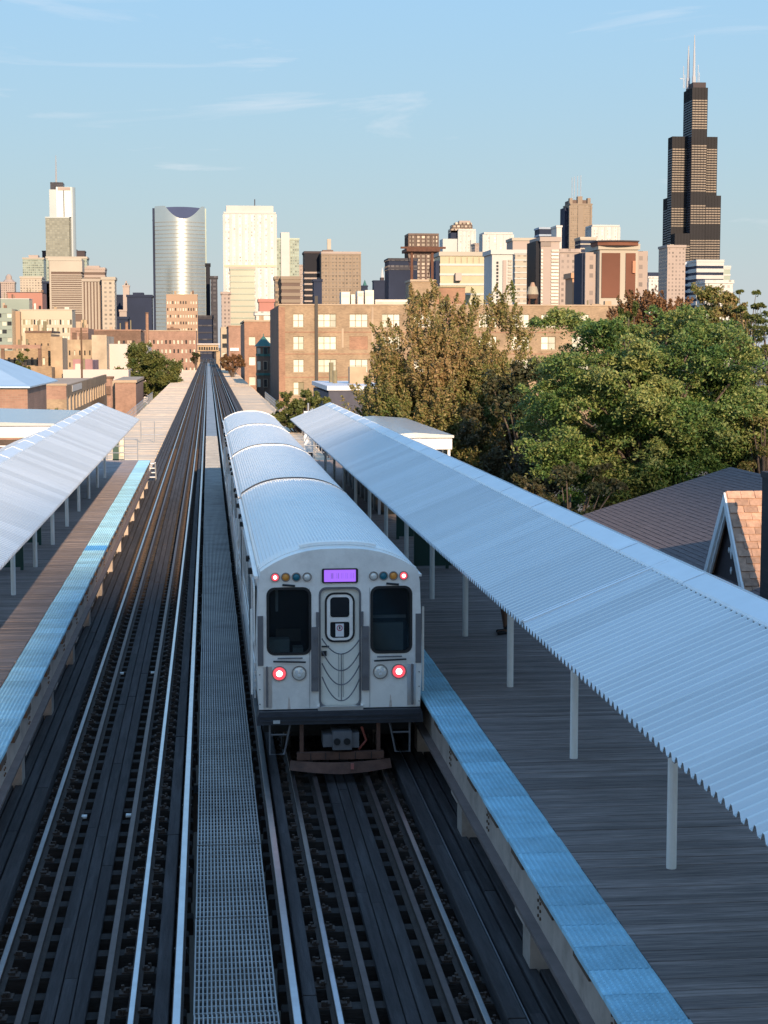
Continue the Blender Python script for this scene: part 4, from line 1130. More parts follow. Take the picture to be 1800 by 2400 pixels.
def window(parent, x0, x1, z0, z1, y, n, ms, fr=0.07, name='window'):
    w = MB().box(x0-0.08, x1+0.08, y-0.10, y+0.02, z0-0.16, z0-0.002).mesh('sill', M_LIME)
    f = MB()
    f.box(x0, x0+fr, y+0.12, y+0.2, z0, z1).box(x1-fr, x1, y+0.12, y+0.2, z0, z1).box(x0+fr, x1-fr, y+0.12, y+0.2, z0, z0+fr).box(x0+fr, x1-fr, y+0.12, y+0.2, z1-fr, z1)
    for i in range(1, n):
        x = x0+(x1-x0)*i/n; f.box(x-fr*0.6, x+fr*0.6, y+0.12, y+0.2, z0+fr, z1-fr)
    zm = (z0+z1)/2; f.box(x0+fr, x1-fr, y+0.135, y+0.19, zm-0.03, zm+0.03)
    fo = f.build(name, M_FRAMEB, parent)
    put('sill', w, fo)
    for i in range(n):
        a, b = x0+(x1-x0)*i/n+0.05, x0+(x1-x0)*(i+1)/n-0.05
        m = ms[i % len(ms)]
        MB().box(a, b, y+0.2, y+0.24, z0+0.05, z1-0.05).build('pane', m, fo)

# --- the long tan brick building behind the trees
BY = 296.0
def bx(px): return at(px, 800, BY).x
def bz(py): return at(900, py, BY).z
bb = thing('brick_building', (bx(1000), BY, GZ), 'long four storey tan brick building with pale windows behind the brown tree', 'building')
X0, X1, ZT = bx(654), bx(1455), bz(716)
cols = [(687, 712, 2), (745.5, 788, 3), (819, 862, 3), (895, 937, 3), (970, 1012, 3), (1046, 1088, 3), (1122, 1164, 3), (1198, 1240, 3), (1268, 1302, 2), (1340, 1380, 3)]
rows = [(736, 767), (788.5, 819.5), (842, 872.5), (895, 925)]
ops = []
for ci, (a, b, n) in enumerate(cols):
    for ri, (c, d) in enumerate(rows):
        ops.append((bx(a), bx(b), bz(d), bz(c), n, ci, ri))
wm_ = MB(); openings_wall(wm_, X0, X1, BY, 0.35, GZ, ZT, ops)
wall = wm_.build('front_wall', M_BRICK, bb)
MB().box(X0+0.02, X1-0.02, BY+0.36, BY+42, GZ, ZT-0.7).build('core', mat('dim_interior', (0.09, 0.08, 0.065), 0.9), bb)
MB().box(X0, X0+0.3, BY+0.352, BY+42, GZ, ZT).build('side_wall', M_BRICKD, bb)  # darker brick than the front paints in the shade of this sunless side
MB().box(X0-0.12, X1+0.12, BY-0.12, BY+0.4, ZT+0.002, ZT+0.22).build('parapet_coping', M_LIME, bb)
MB().box(X0-0.06, bx(668), BY-0.10, BY-0.002, GZ, ZT-0.3).build('corner_pier', M_BRICKO, bb)
for px in (803, 873):
    MB().box(bx(px)-0.18, bx(px)+0.18, BY-0.08, BY-0.002, bz(815) if px == 803 else GZ, ZT-0.3 if px == 873 else bz(770)).build('pilaster', M_LIME, bb)
for py in (829.5, 778.5, 884): MB().box(X0+1, X1, BY-0.05, BY-0.002, bz(py)-0.09, bz(py)+0.09).build('string_course', M_BRICKO, bb)
for (a, b, c, d, n, ci, ri) in ops:
    if (ci, ri) in ((2, 1), (5, 0), (3, 2)):
        MB().box(a+0.01, b-0.01, BY+0.06, BY+0.3, c+0.01, d-0.01).build('bricked_window', M_BRICKO, bb)
    else:
        pat = [[M_PALEW], [M_PALEW, M_PALEW, M_PALEG], [M_PALEW, M_PALEG], [M_PALEG, M_PALEW, M_PALEW]][(ci+2*ri) % 4]
        if ri == 2 and ci == 1: pat = [M_PALEG]
        if ri == 3: pat = [M_PALEG, M_FRAMEB] if ci != 1 else [M_PALEW]
        window(bb, a, b, c, d, BY, n, pat)
dp = MB().box(bx(738), bx(745), BY-0.35, BY-0.13, bz(925), ZT+1.6).build('downpipe', mat('black_pipe', (0.03, 0.025, 0.022), 0.6), bb)
# rooftop: penthouses, steel tank frame, mechanical boxes, small conical tank
ph = thing('roof_penthouse', (bx(990), BY+8, ZT-0.7), 'square brick penthouse on the tan building roof under the steel frame', 'penthouse')
MB().box(bx(963)*1.02, bx(1019)*1.02, BY+6, BY+14, ZT-0.7, at(990, 660, BY+6).z).build('wall', M_BRICK, ph)
MB().box(bx(961)*1.02, bx(1021)*1.02, BY+5.8, BY+14.2, at(990, 660, BY+6).z+0.002, at(990, 655, BY+6).z).build('coping', M_LIME, ph)
ph2 = thing('roof_penthouse', (bx(1055), BY+9, ZT-0.7), 'lower wide brick penthouse right of the steel frame on the roof', 'penthouse')
MB().box(bx(1020)*1.03, bx(1090)*1.03, BY+9, BY+17, ZT-0.7, at(1055, 674, BY+9).z).build('wall', M_BRICKO, ph2)
MB().box(bx(1020)*1.03, bx(1091)*1.03, BY+8.8, BY+17.2, at(1055, 674, BY+9).z+.002, at(1055, 671.5, BY+9).z).build('coping', M_FRAMEB, ph2)
fr_ = thing('tank_frame', (bx(988), BY+10, at(990, 655, BY+6).z), 'rusty steel water tank frame without its tank on the brick penthouse', 'steel frame')
M_RUSTF = mat('rust_brown_frame', (0.10, 0.042, 0.026), 0.8, 0.1, 0.3, 2)
zb, zt = at(990, 655, BY+10).z, at(990, 592, BY+10).z
for px in (965, 1013):
    for yy in (BY+7, BY+13):
        x = at(px, 620, yy).x; MB().box(x-0.22, x+0.22, yy-0.22, yy+0.22, zb-0.3, zt).build('leg', M_RUSTF, fr_)
xa, xb = at(952, 585, BY+7).x, at(1030, 585, BY+7).x
MB().box(xa, xb, BY+6.2, BY+14, zt+0.002, zt+0.55).build('platform', M_RUSTF, fr_)
MB().box(xa-0.9, xb+1.2, BY+7.5, BY+8, zt+0.56, zt+0.9).build('edge_beam', M_RUSTF, fr_)
for za, zc in ((zb+0.4, zt-0.4),):
    x0_, x1_ = at(965, 620, BY+7).x, at(1013, 620, BY+7).x
    MB().bar((x0_, BY+7.0, za), (x0_, BY+13, zc), 0.1).build('brace', M_RUSTF, fr_)
    MB().bar((x1_, BY+7.0, zc), (x1_, BY+13, za), 0.1).build('brace', M_RUSTF, fr_)
mb_ = [(800, 820, 684), (823, 832, 690), (838, 852, 682), (856, 876, 680), (880, 955, 702)]
for i, (a, b, c) in enumerate(mb_):
    t_ = thing('rooftop_unit', (bx((a+b)/2), BY+5+i, ZT-0.7), ['leftmost white cooling unit on the tan brick roof', 'narrow white cooling unit second from left on the roof', 'middle white cooling unit on the tan brick roof', 'tallest white cooling unit on the tan brick roof', 'low long white unit beside the brick penthouse'][i], 'roof unit', 'white units on the brick building roof')
    yy = BY+4+i*0.7
    MB().box(at(a, 700, yy).x, at(b, 700, yy).x, yy, yy+4, ZT-0.7, at(a, c, yy).z).build('casing', mat('white_unit', (0.62, 0.58, 0.52), 0.6, 0, 0.1, 0.5), t_)
    MB().box(at(a+2, 700, yy).x, at(b-2, 700, yy).x, yy-0.06, yy-0.002, at(a, c+12, yy).z, at(a, c+5, yy).z).build('louvre', M_PALEG, t_)
tk = thing('water_tank', (bx(1248), BY+8, ZT-0.7), 'small wooden water tank with pale conical roof on the brick building', 'water tank')
c0 = at(1248, 712, BY+8); r_ = (at(1262, 700, BY+8).x-at(1234, 700, BY+8).x)/2
for sx in (-1, 1):
    for sy in (-1, 1): MB().bar((c0.x+sx*r_*0.6, BY+8+sy*r_*0.6, ZT-0.7), (c0.x+sx*r_*0.6, BY+8+sy*r_*0.6, at(1248, 700, BY+8).z), 0.16).build('leg', M_RUSTF, tk)
MB().cyl((c0.x, BY+8, at(1248, 700, BY+8).z), r_*0.8, at(1248, 690, BY+8).z-at(1248, 700, BY+8).z, 16, r2=r_).build('tank_base', M_BRICKD, tk)
MB().cyl((c0.x, BY+8, at(1248, 690, BY+8).z+.01), r_, at(1248, 672, BY+8).z-at(1248, 690, BY+8).z, 16, r2=r_*0.72).build('tank', mat('weathered_tank', (0.33, 0.29, 0.22), 0.8), tk)
MB().cyl((c0.x, BY+8, at(1248, 672, BY+8).z+.02), r_*0.5, at(1248, 662, BY+8).z-at(1248, 672, BY+8).z, 12, r2=r_*0.25).build('tank_cap', mat('tank_cap', (0.36, 0.24, 0.17), 0.8), tk)

# --- generic mid and far buildings
def lowrise(name, label, x0, x1, yt, Y, m, dep=20, windows=None, cap=None, cat='building', yb=None, group=None, wm=None):
    """box with recessed real windows: windows=(cols, rows, fw, fh, top_frac, bottom_frac)"""
    a, b = at(x0, 800, Y).x, at(x1, 800, Y).x
    z1 = at((x0+x1)/2, yt, Y).z; z0 = GZ if yb is None else at((x0+x1)/2, yb, Y).z
    t_ = thing(name, ((a+b)/2, Y, z0), label, cat, group)
    ops = []
    if windows:
        nc, nr, fw, fh, tf, bf = windows
        W_, H_ = (b-a), (z1-z0)
        for i in range(nc):
            for j in range(nr):
                cx = a+W_*(i+0.5)/nc; ch_ = H_*(1-tf-bf)/nr; cz = z0+H_*bf+ch_*(j+0.5)
                if random.random() < 0.06: continue
                ops.append((cx-W_/nc*fw/2, cx+W_/nc*fw/2, cz-ch_*fh/2, cz+ch_*fh/2))
    wl = MB(); openings_wall(wl, a, b, Y, 0.4, z0, z1, ops); wl.build('front_wall', m, t_)
    MB().box(a, b, Y+0.402, Y+dep, z0, z1-0.25).build('side_walls', m, t_)
    if cap: MB().box(a-0.15, b+0.15, Y-0.15, Y+dep+0.1, z1+0.002, z1+0.4).build('parapet', cap, t_)
    if dep >= 20 and b-a > 5:
        for q in range(random.randint(2, 4)):
            ux, uw, uh = random.uniform(a+1, b-2), random.uniform(0.8, 2.4), random.uniform(0.7, 2.0)*(1 if Y < 500 else 1.8)
            uy = Y+dep*random.uniform(0.25, 0.75)
            if random.random() < 0.35: MB().cyl((ux, uy, z1-0.3), 0.22, uh+1.0, 8).build('roof_vent', M_FRAMEB, t_)
            else: MB().box(ux, min(ux+uw, b-0.3), uy, uy+uw, z1-0.3, z1+uh).build('roof_unit', random.choice([M_LIME, M_PALEG, M_BRICKD, M_TAN]) if 'M_TAN' in globals() else M_LIME, t_)
    for q, (c, d, e, f) in enumerate(ops):
        MB().box(c, d, Y+0.3, Y+0.398, e, f).build('window', (wm or [M_DARKW, M_PALEG, M_DARKW])[q % len(wm or [0, 0, 0])], t_)
    return t_
M_TAN = mat('tan_wall', (0.36, 0.265, 0.175), 0.9, 0, 0.32, 0.25)
M_CREAM = mat('cream_wall', (0.42, 0.34, 0.25), 0.9, 0, 0.25, 0.25)
M_PINKW = mat('pink_white_wall', (0.52, 0.46, 0.43), 0.85, 0, 0.06, 0.1)
M_OCHRE = brick('ochre_brick', (0.34, 0.235, 0.14), (0.27, 0.18, 0.11), (0.30, 0.23, 0.16))
# right of the street, beyond the tracks
lowrise('brick_building', 'tan orange building with pale windows behind the green turret', 573, 645, 754, 430, M_BRICKO, 50, (2, 3, .42, .42, .12, .10), M_LIME, wm=[M_PALEG, M_PALEW])
lowrise('brick_building', 'plain red brown brick block left of the green turret', 536, 571, 766, 560, M_BRICKR, 60, None, M_BRICKO)
w = lowrise('wall_sign', 'white painted sign band on the red brown brick block', 539, 560, 815.5, 559.6, mat('white_sign_paint', (0.72, 0.68, 0.64), 0.8), 0.2, None, None, 'sign', yb=822.5)
lowrise('pale_building', 'pale banded block seen down the street right of the tracks', 518, 537, 766, 700, M_CREAM, 40, (1, 4, .7, .5, .1, .2), None)
# turret building
TY = 352.0
tb = thing('turret_house', (at(620, 850, TY).x, TY, GZ), 'narrow dark house with green conical corner turret beside the tracks', 'house')
xa, xb = at(606, 850, TY).x, at(640, 850, TY).x; cx = (at(601, 850, TY).x+at(636, 850, TY).x)/2; rr = (at(636, 850, TY).x-at(601, 850, TY).x)/2
M_TEALR = mat('green_copper_roof', (0.045, 0.14, 0.125), 0.6, 0.1, 0.2, 1)
zt = at(620, 812, TY).z
MB().cyl((cx, TY+rr, GZ), rr, zt-GZ-0.01, 8).build('turret', M_BRICKD, tb)
MB().cyl((cx, TY+rr, zt), rr*1.25, at(620, 787, TY).z-zt, 8, r2=0.05).build('turret_roof', M_TEALR, tb)
MB().cyl((cx, TY+rr, at(620, 790, TY).z), 0.09, 0.7, 6).build('finial', M_TEALR, tb)
for py in (835, 880): MB().cyl((cx, TY+rr, at(620, py, TY).z), rr*1.06, 0.5, 8).build('cornice', M_TEALR, tb)
for a0, a1 in ((814, 831), (846, 868), (888, 908)):
    for dxp in (607, 622):
        xx = at(dxp, 850, TY).x; yy = TY+rr-math.sqrt(max(0.05, rr*rr-(xx-cx)**2))*0.96
        f = MB().box(xx-0.42, xx+0.42, yy-0.12, yy+0.3, at(620, a1, TY).z, at(620, a0, TY).z).build('window_frame', M_TEALR if a0 == 814 else M_LIME, tb)
        MB().box(xx-0.32, xx+0.32, yy-0.14, yy-0.121, at(620, a1, TY).z+.12, at(620, a0, TY).z-.12).build('pane', M_PALEG if dxp == 607 else M_DARKW, f)
MB().box(cx, bx(654)*1.13, TY+rr, TY+28, GZ, zt-1.0).build('house_wall', M_BRICKD, tb)
lowrise('low_building', 'low white roofed building with dark wall behind the right canopy', 770, 905, 915, 150, mat('shaded_blue_brick', (0.07, 0.07, 0.095), 0.85, 0, 0.2, 1), 22, None, mat('white_roof_edge', (0.62, 0.63, 0.66), 0.6))  # the wall's shade is put into this dark blue brick colour
# left of the street, nearest first
M_SHEDR = mat('blue_white_shed_roof', (0.42, 0.55, 0.66), 0.5, 0.2, 0.06, 0.5)
t_ = thing('shed', (at(-60, 900, 120).x, 120, GZ), 'shed with sloping pale blue roof at the left edge', 'shed')
q0, q1, q2, q3 = at(-150, 906, 118), at(70, 906, 118), at(62, 901, 119), at(-150, 783, 132)
MB().box(q0.x, q1.x-0.2, 118.3, 132, GZ, q1.z-0.12).build('wall', M_BRICKR, t_)
MB().add([tuple(q0), tuple(q1), tuple(q2), tuple(q3), (q0.x, 140, q0.z), (q1.x, 140, q1.z), (q0.x, 118, q0.z-.1), (q1.x, 118, q1.z-.1), (q0.x, 140, q0.z-.1), (q1.x, 140, q1.z-.1)],
         [(0,1,2,3),(3,2,5,4),(1,5,2),(0,3,4),(0,1,7,6),(1,5,9,7),(6,7,9,8),(0,4,8,6),(4,5,9,8)]).build('roof', M_SHEDR, t_)
# brick workshop with street side wall
WY = 215.0
a, b = at(-40, 900, WY).x, at(155, 900, WY).x
z1 = at(100, 904, WY).z
ws = thing('brick_workshop', ((a+b)/2, WY, GZ), 'low rose brick workshop with row of side windows left of the tracks', 'building')
MB().box(a, b, WY, WY+0.4, GZ, z1-1.7).build('front_wall', M_BRICK, ws)
MB().box(a, b, WY, WY+0.4, z1-1.698, z1).build('front_parapet', M_BRICKR, ws)
yend = 300.0
MB().box(b-0.4, b, WY+0.402, yend, z1-1.4, z1).build('side_parapet', M_OCHRE, ws)
MB().box(b-0.4, b, WY+0.402, yend, GZ, z1-3.4).build('side_wall', M_OCHRE, ws)
for i in range(15):
    y = WY+0.41+i*(yend-WY-0.5)/15; st_ = (yend-WY-0.5)/15
    MB().box(b-0.42, b+0.02, y, y+st_*0.4, z1-3.398, z1-1.402).build('side_pier', M_LIME, ws)
    MB().box(b-0.3, b-0.2, y+st_*0.41, y+st_*0.99, z1-3.398, z1-1.402).build('side_window', M_PALEG if i % 3 == 0 else M_FRAMEB, ws)
MB().box(a, b-0.42, WY+0.42, yend, z1-0.9, z1-0.6).build('roof', mat('tan_flat_roof', (0.42, 0.31, 0.22), 0.95, 0, 0.2, 0.1), ws)
MB().box(b+0.01, b+0.05, WY+9, WY+26, z1-1.0, z1-0.15).build('wall_sign', mat('pale_sign', (0.6, 0.55, 0.5), 0.7), ws)
MB().box(a, b+0.1, WY-0.1, WY+0.45, z1+0.002, z1+0.25).build('coping', M_LIME, ws)
rt = thing('brick_tower', (at(252, 900, 305).x, 305, GZ), 'small round red brick stair tower beside the brick workshop', 'tower')
MB().cyl((at(252, 900, 307).x, 307, GZ), 1.05, at(252, 888, 305).z-GZ, 12).build('shaft', M_BRICKR, rt)
MB().cyl((at(252, 900, 307).x, 307, at(252, 888, 305).z+.01), 1.2, 0.4, 12).build('cap', M_BRICKD, rt)
MB().box(at(243, 900, 304).x, at(258, 900, 304).x, 305.6, 305.95, at(252, 925, 305).z, at(252, 905, 305).z).build('dark_opening', M_BRICKD, rt)
lowrise('brick_shop', 'plain pink brick shop left of the roadside tree', 268, 317, 897, 262, M_BRICKR, 30, None, M_LIME)
lowrise('pale_pier', 'narrow pale wall between the brick tower and pink shop', 262, 275, 893, 268, M_CREAM, 12, None, None, 'wall')
lowrise('long_shed', 'long low white shed with strip of blue windows at left', 146, 300, 866, 330, M_PINKW, 20, (22, 1, .75, .28, .45, .50), None, wm=[mat('blue_strip_window', (0.10, 0.15, 0.28), 0.2)])
lowrise('white_wall_building', 'big blank pinkish white wall behind the roadside tree', 243, 345, 806, 395, M_PINKW, 30, None, None)
lowrise('tan_block', 'blank tan block left of the big white wall', 215, 250, 785, 385, M_CREAM, 30, None, None)
lowrise('purple_building', 'small pink and purple building behind the long shed', 170, 216, 842, 360, mat('pink_purple_wall', (0.36, 0.20, 0.21), 0.85, 0, 0.4, 0.15), 20, (3, 1, .35, .5, .3, .3), None)
lowrise('tan_building', 'tan building with scattered dark windows behind the tall pole', 145, 216, 796, 420, M_TAN, 30, (6, 4, .28, .4, .12, .1), None)
t_ = thing('awning', (at(151, 845, 410).x, 410, GZ), 'red awning under a yellow panel on the tan building', 'awning')
MB().box(at(144, 845, 410).x, at(157, 845, 410).x, 409.2, 410, at(151, 848, 410).z, at(151, 841, 410).z).build('canvas', mat('red_canvas', (0.45, 0.03, 0.03), 0.7), t_)
MB().box(at(145, 845, 410).x, at(156, 845, 410).x, 409.8, 410, at(151, 840, 410).z, at(151, 812, 410).z).build('yellow_panel', mat('yellow_panel', (0.70, 0.55, 0.22), 0.7), t_)
t_ = thing('utility_pole', (at(192, 880, 300).x, 300, GZ), 'tall brown utility pole left of the tan block', 'pole')
x_ = at(192, 880, 300).x
MB().tube([(x_, 300, GZ), (x_, 300, at(192, 768, 300).z)], [0.2, 0.14], 8).build('pole', M_BLOCK, t_)
MB().box(x_-1.0, x_+1.0, 299.9, 300.1, at(192, 777, 300).z, at(192, 775, 300).z).build('crossarm', M_BLOCK, t_)
lowrise('ochre_factory', 'ochre brick factory with dark broken openings at far left', 0, 122, 822, 340, M_OCHRE, 25, (9, 3, .45, .5, .05, .25), None, wm=[M_DARKW, M_DARKW, M_FRAMEB, M_PALEG])
lowrise('ochre_block', 'ochre brick block rising above the factory at left', 60, 120, 780, 352, M_OCHRE, 20, (4, 6, .2, .3, .1, .3), M_BRICKD)
lowrise('ochre_tower', 'tall plain tan pier right of the ochre factory', 118, 146, 789, 333, M_TAN, 12, None, None, 'tower')
lowrise('ochre_wall', 'low ochre wall with small vents before the factory', 62, 120, 858, 326, M_OCHRE, 8, (5, 1, .6, .18, .55, .2), None)
t_ = thing('pipe_bridge', (at(40, 812, 330).x, 330, GZ), 'long horizontal rust red beam at the left edge', 'beam')
MB().box(at(-40, 812, 330).x, at(95, 812, 330).x, 330, 331.5, at(40, 817, 330).z, at(40, 808, 330).z).build('beam', M_BRICKR, t_)
for px in (5, 92): MB().box(at(px, 812, 330).x-.3, at(px, 812, 330).x+.3, 330.3, 331.2, GZ, at(40, 817, 330).z-.01).build('support', M_BRICKD, t_)
lowrise('long_brick_mill', 'long red brick mill with rows of small windows behind the roadside tree', 318, 460, 776, 760, M_BRICKR, 60, (15, 4, .40, .42, .14, .05), M_LIME, wm=[M_PALEG, M_PALEG, M_DARKW])
lowrise('brick_annex', 'taller brick annex behind the long mill', 395, 420, 769, 775, M_BRICKD, 30, None, None)
lowrise('brick_row', 'dark red brick row left of the long mill', 205, 330, 775, 640, M_BRICKD, 40, (11, 3, .45, .45, .12, .1), M_BRICKR, wm=[M_PALEG, M_DARKW])
lowrise('red_roof_block', 'small red brick block below the banded tower', 165, 207, 768, 600, M_BRICKR, 30, (5, 2, .5, .4, .2, .3), None)
for px, top in ((345, 735), (297, 757)):
    t_ = thing('smokestack', (at(px, 780, 700).x, 700, GZ), 'tall pinkish brick smokestack above the mill' if px == 345 else 'shorter brick smokestack left of the tall one', 'smokestack')
    MB().cyl((at(px, 780, 700).x, 700, GZ), 0.8, at(px, top, 700).z-GZ, 10, r2=0.6).build('stack', M_BRICKO, t_)
    MB().cyl((at(px, 780, 700).x, 700, at(px, top, 700).z), 0.75, 0.5, 10).build('rim', M_BRICKD, t_)
# bridge house across the tracks far away
t_ = thing('overhead_station', (at(490, 800, 900).x, 900, GZ), 'pale station building bridging the tracks far away', 'station')
MB().box(at(463, 800, 900).x, at(512, 800, 900).x, 900, 912, at(490, 823, 900).z, at(490, 808, 900).z).build('bridge_hall', M_TAN, t_)
MB().box(at(460, 800, 900).x, at(515, 800, 900).x, 899, 913, at(490, 808, 900).z+.01, at(490, 805, 900).z).build('roof', M_PINKW, t_)
for px in (464, 511): MB().box(at(px, 800, 900).x-1, at(px, 800, 900).x+1, 901, 911, GZ, at(490, 823, 900).z-.01).build('pier', M_TAN, t_)
for k in range(8): MB().box(at(466+5.8*k, 800, 900).x, at(469.5+5.8*k, 800, 900).x, 899.7, 899.99, at(490, 820, 900).z, at(490, 813, 900).z).build('window', M_DARKW, t_)
# right edge low blocks between skyline and trees
lowrise('orange_block', 'orange brick block with black opening behind the treetops', 1358, 1470, 722, 420, M_BRICKO, 30, None, None)
MB().box(at(1380, 735, 419).x, at(1401, 735, 419).x, 419.7, 419.98, at(1390, 748, 420).z, at(1390, 722.6, 420).z).build('black_opening', M_DARK, [o for o in COL.objects if o.name.startswith('orange_block')][0])

# parked cars, small beside the tracks
def car(x, y, ang, col, label):
    t_ = thing('parked_car', (x, y, GZ), label, 'car', 'cars parked along the street')
    m = mat('paint_'+label.split()[0], col, 0.3, 0.1, 0.03, coat=0.5)
    body = [(-2.1, .35), (-2.1, .75), (-1.9, .88), (-0.9, .95), (-0.35, 1.42), (1.0, 1.42), (1.7, .98), (2.1, .92), (2.12, .35)]
    MB().prism_x([(y+a, GZ+.0+b) for a, b in body], x-.85, x+.85).build('body', m, t_)
    MB().prism_x([(y+a, GZ+b) for a, b in ((-0.75, .98), (-0.35, 1.36), (0.95, 1.36), (1.45, 1.0))], x-.86, x+.86).build('side_windows', M_PANE, t_)
    MB().add([(x-.75, y-.87, GZ+.99), (x+.75, y-.87, GZ+.99), (x+.7, y-.40, GZ+1.39), (x-.7, y-.40, GZ+1.39)], [(0,1,2,3)]).build('rear_window', M_PANE, t_)
    for a in (-1.3, 1.35):
        for sg in (-1, 1): MB().cyl((x+sg*.80-.1, y+a, GZ+.33), .33, .2, 14, 'x').build('wheel', M_DARK, t_)
    for sg in (-1, 1): MB().box(x+sg*.62-.12, x+sg*.62+.12, y-2.12, y-2.101, GZ+.68, GZ+.82).build('tail_light', mat('tail_red', (0.35, 0.02, 0.02), 0.3), t_)
car(-10.2, 330, 0, (0.5, 0.5, 0.52), 'silver car parked near the roadside tree')
car(-10.2, 345, 0, (0.05, 0.06, 0.08), 'dark car parked behind the silver one')
car(-10.4, 470, 0, (0.45, 0.04, 0.04), 'red car parked far along the left side of the street')
car(-10.4, 482, 0, (0.65, 0.65, 0.65), 'white car parked ahead of the red car')
car(10.3, 260, 0, (0.04, 0.045, 0.05), 'black car parked below the green turret')
# ================================================================== skyline
def tower(name, label, x0, x1, yt, Y, dep, core, bands=None, piers=None, roofs=(), yb=None, cat='skyscraper', par=None, top_m=None):
    """front face between photograph pixels x0..x1 at distance Y; bands=(pitch m, height m, mat), piers=(pitch, width, mat)"""
    a, b = at(x0, 812, Y).x, at(x1, 812, Y).x
    z1 = at((x0+x1)/2, yt, Y).z; z0 = GZ if yb is None else yb
    t_ = par or thing(name, ((a+b)/2, Y, GZ), label, cat)
    MB().box(a, b, Y, Y+dep, z0, z1).build('shaft', core, t_)
    if bands:
        p, h, m = bands[:3]; skip = bands[3] if len(bands) > 3 else 0
        mb = MB(); z = z1-h-skip
        while z > max(z0, -20):
            mb.box(a-0.35, b+0.35, Y-0.35, Y+dep+0.35, z, z+h); z -= p
        mb.build('floor_bands', m, t_, kind='stuff')
    if piers:
        p, w, m = piers[:3]; mb = MB()
        n = max(1, round((b-a)/p))
        for i in range(n+1):
            x = a+(b-a)*i/n; mb.box(x-w/2, x+w/2, Y-0.6, Y-0.002, z0, z1-0.3)
        ns = max(1, round(dep/p))
        for i in range(1, ns+1):
            y = Y+dep*i/ns
            mb.box(a-0.6, a-0.002, y-w/2, y+w/2, z0, z1-0.3); mb.box(b+0.002, b+0.6, y-w/2, y+w/2, z0, z1-0.3)
        mb.build('piers', m, t_, kind='stuff')
    MB().box(a-0.7, b+0.7, Y-0.7, Y+dep+0.7, z1+0.01, z1+2.2).build('parapet', top_m or (bands[2] if bands else piers[2] if piers else core), t_)
    for (rx0, rx1, ryt, rm) in roofs:
        MB().box(at(rx0, 812, Y).x, at(rx1, 812, Y).x, Y+dep*0.2, Y+dep*0.8, z1+0.02, at(rx0, ryt, Y).z).build('penthouse', rm, t_)
    return t_
S = lambda n, c, r=0.8, v=0.1: mat(n, c, r, 0, v, 0.02)
G_PALE = mat('pale_green_glass', (0.320, 0.368, 0.320), 0.22, 0.5, 0.12, 0.02)
G_CREAM = mat('cream_glass', (0.368, 0.352, 0.288), 0.25, 0.35, 0.1, 0.02)
G_BLUE = mat('navy_glass', (0.022, 0.030, 0.058), 0.7, 0.0, 0.25, 0.02, spec=0.15)
G_BLACK = mat('black_glass', (0.018, 0.019, 0.026), 0.7, 0.0, 0.2, 0.02, spec=0.15)
G_SILV = mat('silver_glass', (0.576, 0.592, 0.576), 0.20, 0.75, 0.06, 0.02)
W_BEIGE = S('beige_stone', (0.336, 0.288, 0.240)); W_CREAM = S('cream_stone', (0.384, 0.344, 0.288)); W_WHITE = S('white_stone', (0.480, 0.472, 0.456))
W_PINK = S('pink_stone', (0.352, 0.288, 0.256)); W_TAN = S('tan_stone', (0.240, 0.188, 0.144)); W_BROWN = S('brown_metal', (0.128, 0.088, 0.072)); W_DARK = S('dark_cladding', (0.048, 0.036, 0.040))
W_BRICK = S('deep_red_brick', (0.144, 0.056, 0.034), 0.85, 0.25)
F_APT = facade('apartment_windows', (0.352, 0.296, 0.240), (0.160, 0.144, 0.128), 3.4, 3.1, 0.45, 0.5)
F_CREAM = facade('cream_windows', (0.400, 0.344, 0.280), (0.216, 0.192, 0.168), 3.6, 3.3, 0.5, 0.45)
F_PINK = facade('pink_windows', (0.336, 0.272, 0.240), (0.176, 0.144, 0.136), 3.2, 3.3, 0.45, 0.5)
F_TAN = facade('tan_windows', (0.256, 0.196, 0.144), (0.104, 0.088, 0.076), 3.4, 3.4, 0.5, 0.5)
F_GRID = facade('brown_grid_windows', (0.088, 0.060, 0.048), (0.240, 0.200, 0.168), 5.0, 4.0, 0.62, 0.62)
F_GREEN = facade('green_white_windows', (0.288, 0.320, 0.264), (0.176, 0.216, 0.192), 3.0, 3.6, 0.7, 0.6)
F_GLASS = facade('glass_grid', (0.192, 0.200, 0.176), (0.304, 0.296, 0.240), 4.5, 4.0, 0.85, 0.75, 0.18, 0.18, 0.4)
F_DARK = facade('dark_office_windows', (0.036, 0.034, 0.044), (0.072, 0.068, 0.076), 4.0, 4.0, 0.7, 0.55, 0.2, 0.5)
F_WHITE = facade('white_office_windows', (0.52, 0.51, 0.49), (0.34, 0.33, 0.32), 3.5, 3.8, 0.5, 0.5)

# ---- far left group
tower('dark_tower', 'dark blue slab at the left edge of the skyline', -25, 5, 664, 3300, 40, G_BLUE)
t_ = tower('domed_tower', 'pink stone tower with small dome at far left', 5, 37, 664, 2600, 20, F_PINK)
p = at(21, 664, 2610); rr = (at(36, 664, 2610).x-at(6, 664, 2610).x)/2
MB().cyl((p.x, 2610, p.z+2), rr, at(21, 655, 2610).z-p.z-2, 8, r2=rr*0.62).build('shoulder', W_PINK, t_)
MB().cyl((p.x, 2610, at(21, 655, 2610).z+.1), rr*0.5, at(21, 648, 2610).z-at(21, 655, 2610).z, 8).build('drum', W_PINK, t_)
MB().cyl((p.x, 2610, at(21, 648, 2610).z+.1), rr*0.5, at(21, 643, 2610).z-at(21, 648, 2610).z, 8, r2=rr*0.2).build('dome', W_PINK, t_)
tower('glass_tower', 'pale green glass tower left of the spired tower', 57, 106, 607, 2700, 40, F_GREEN, roofs=((70, 92, 597, W_PINK),), top_m=W_CREAM)
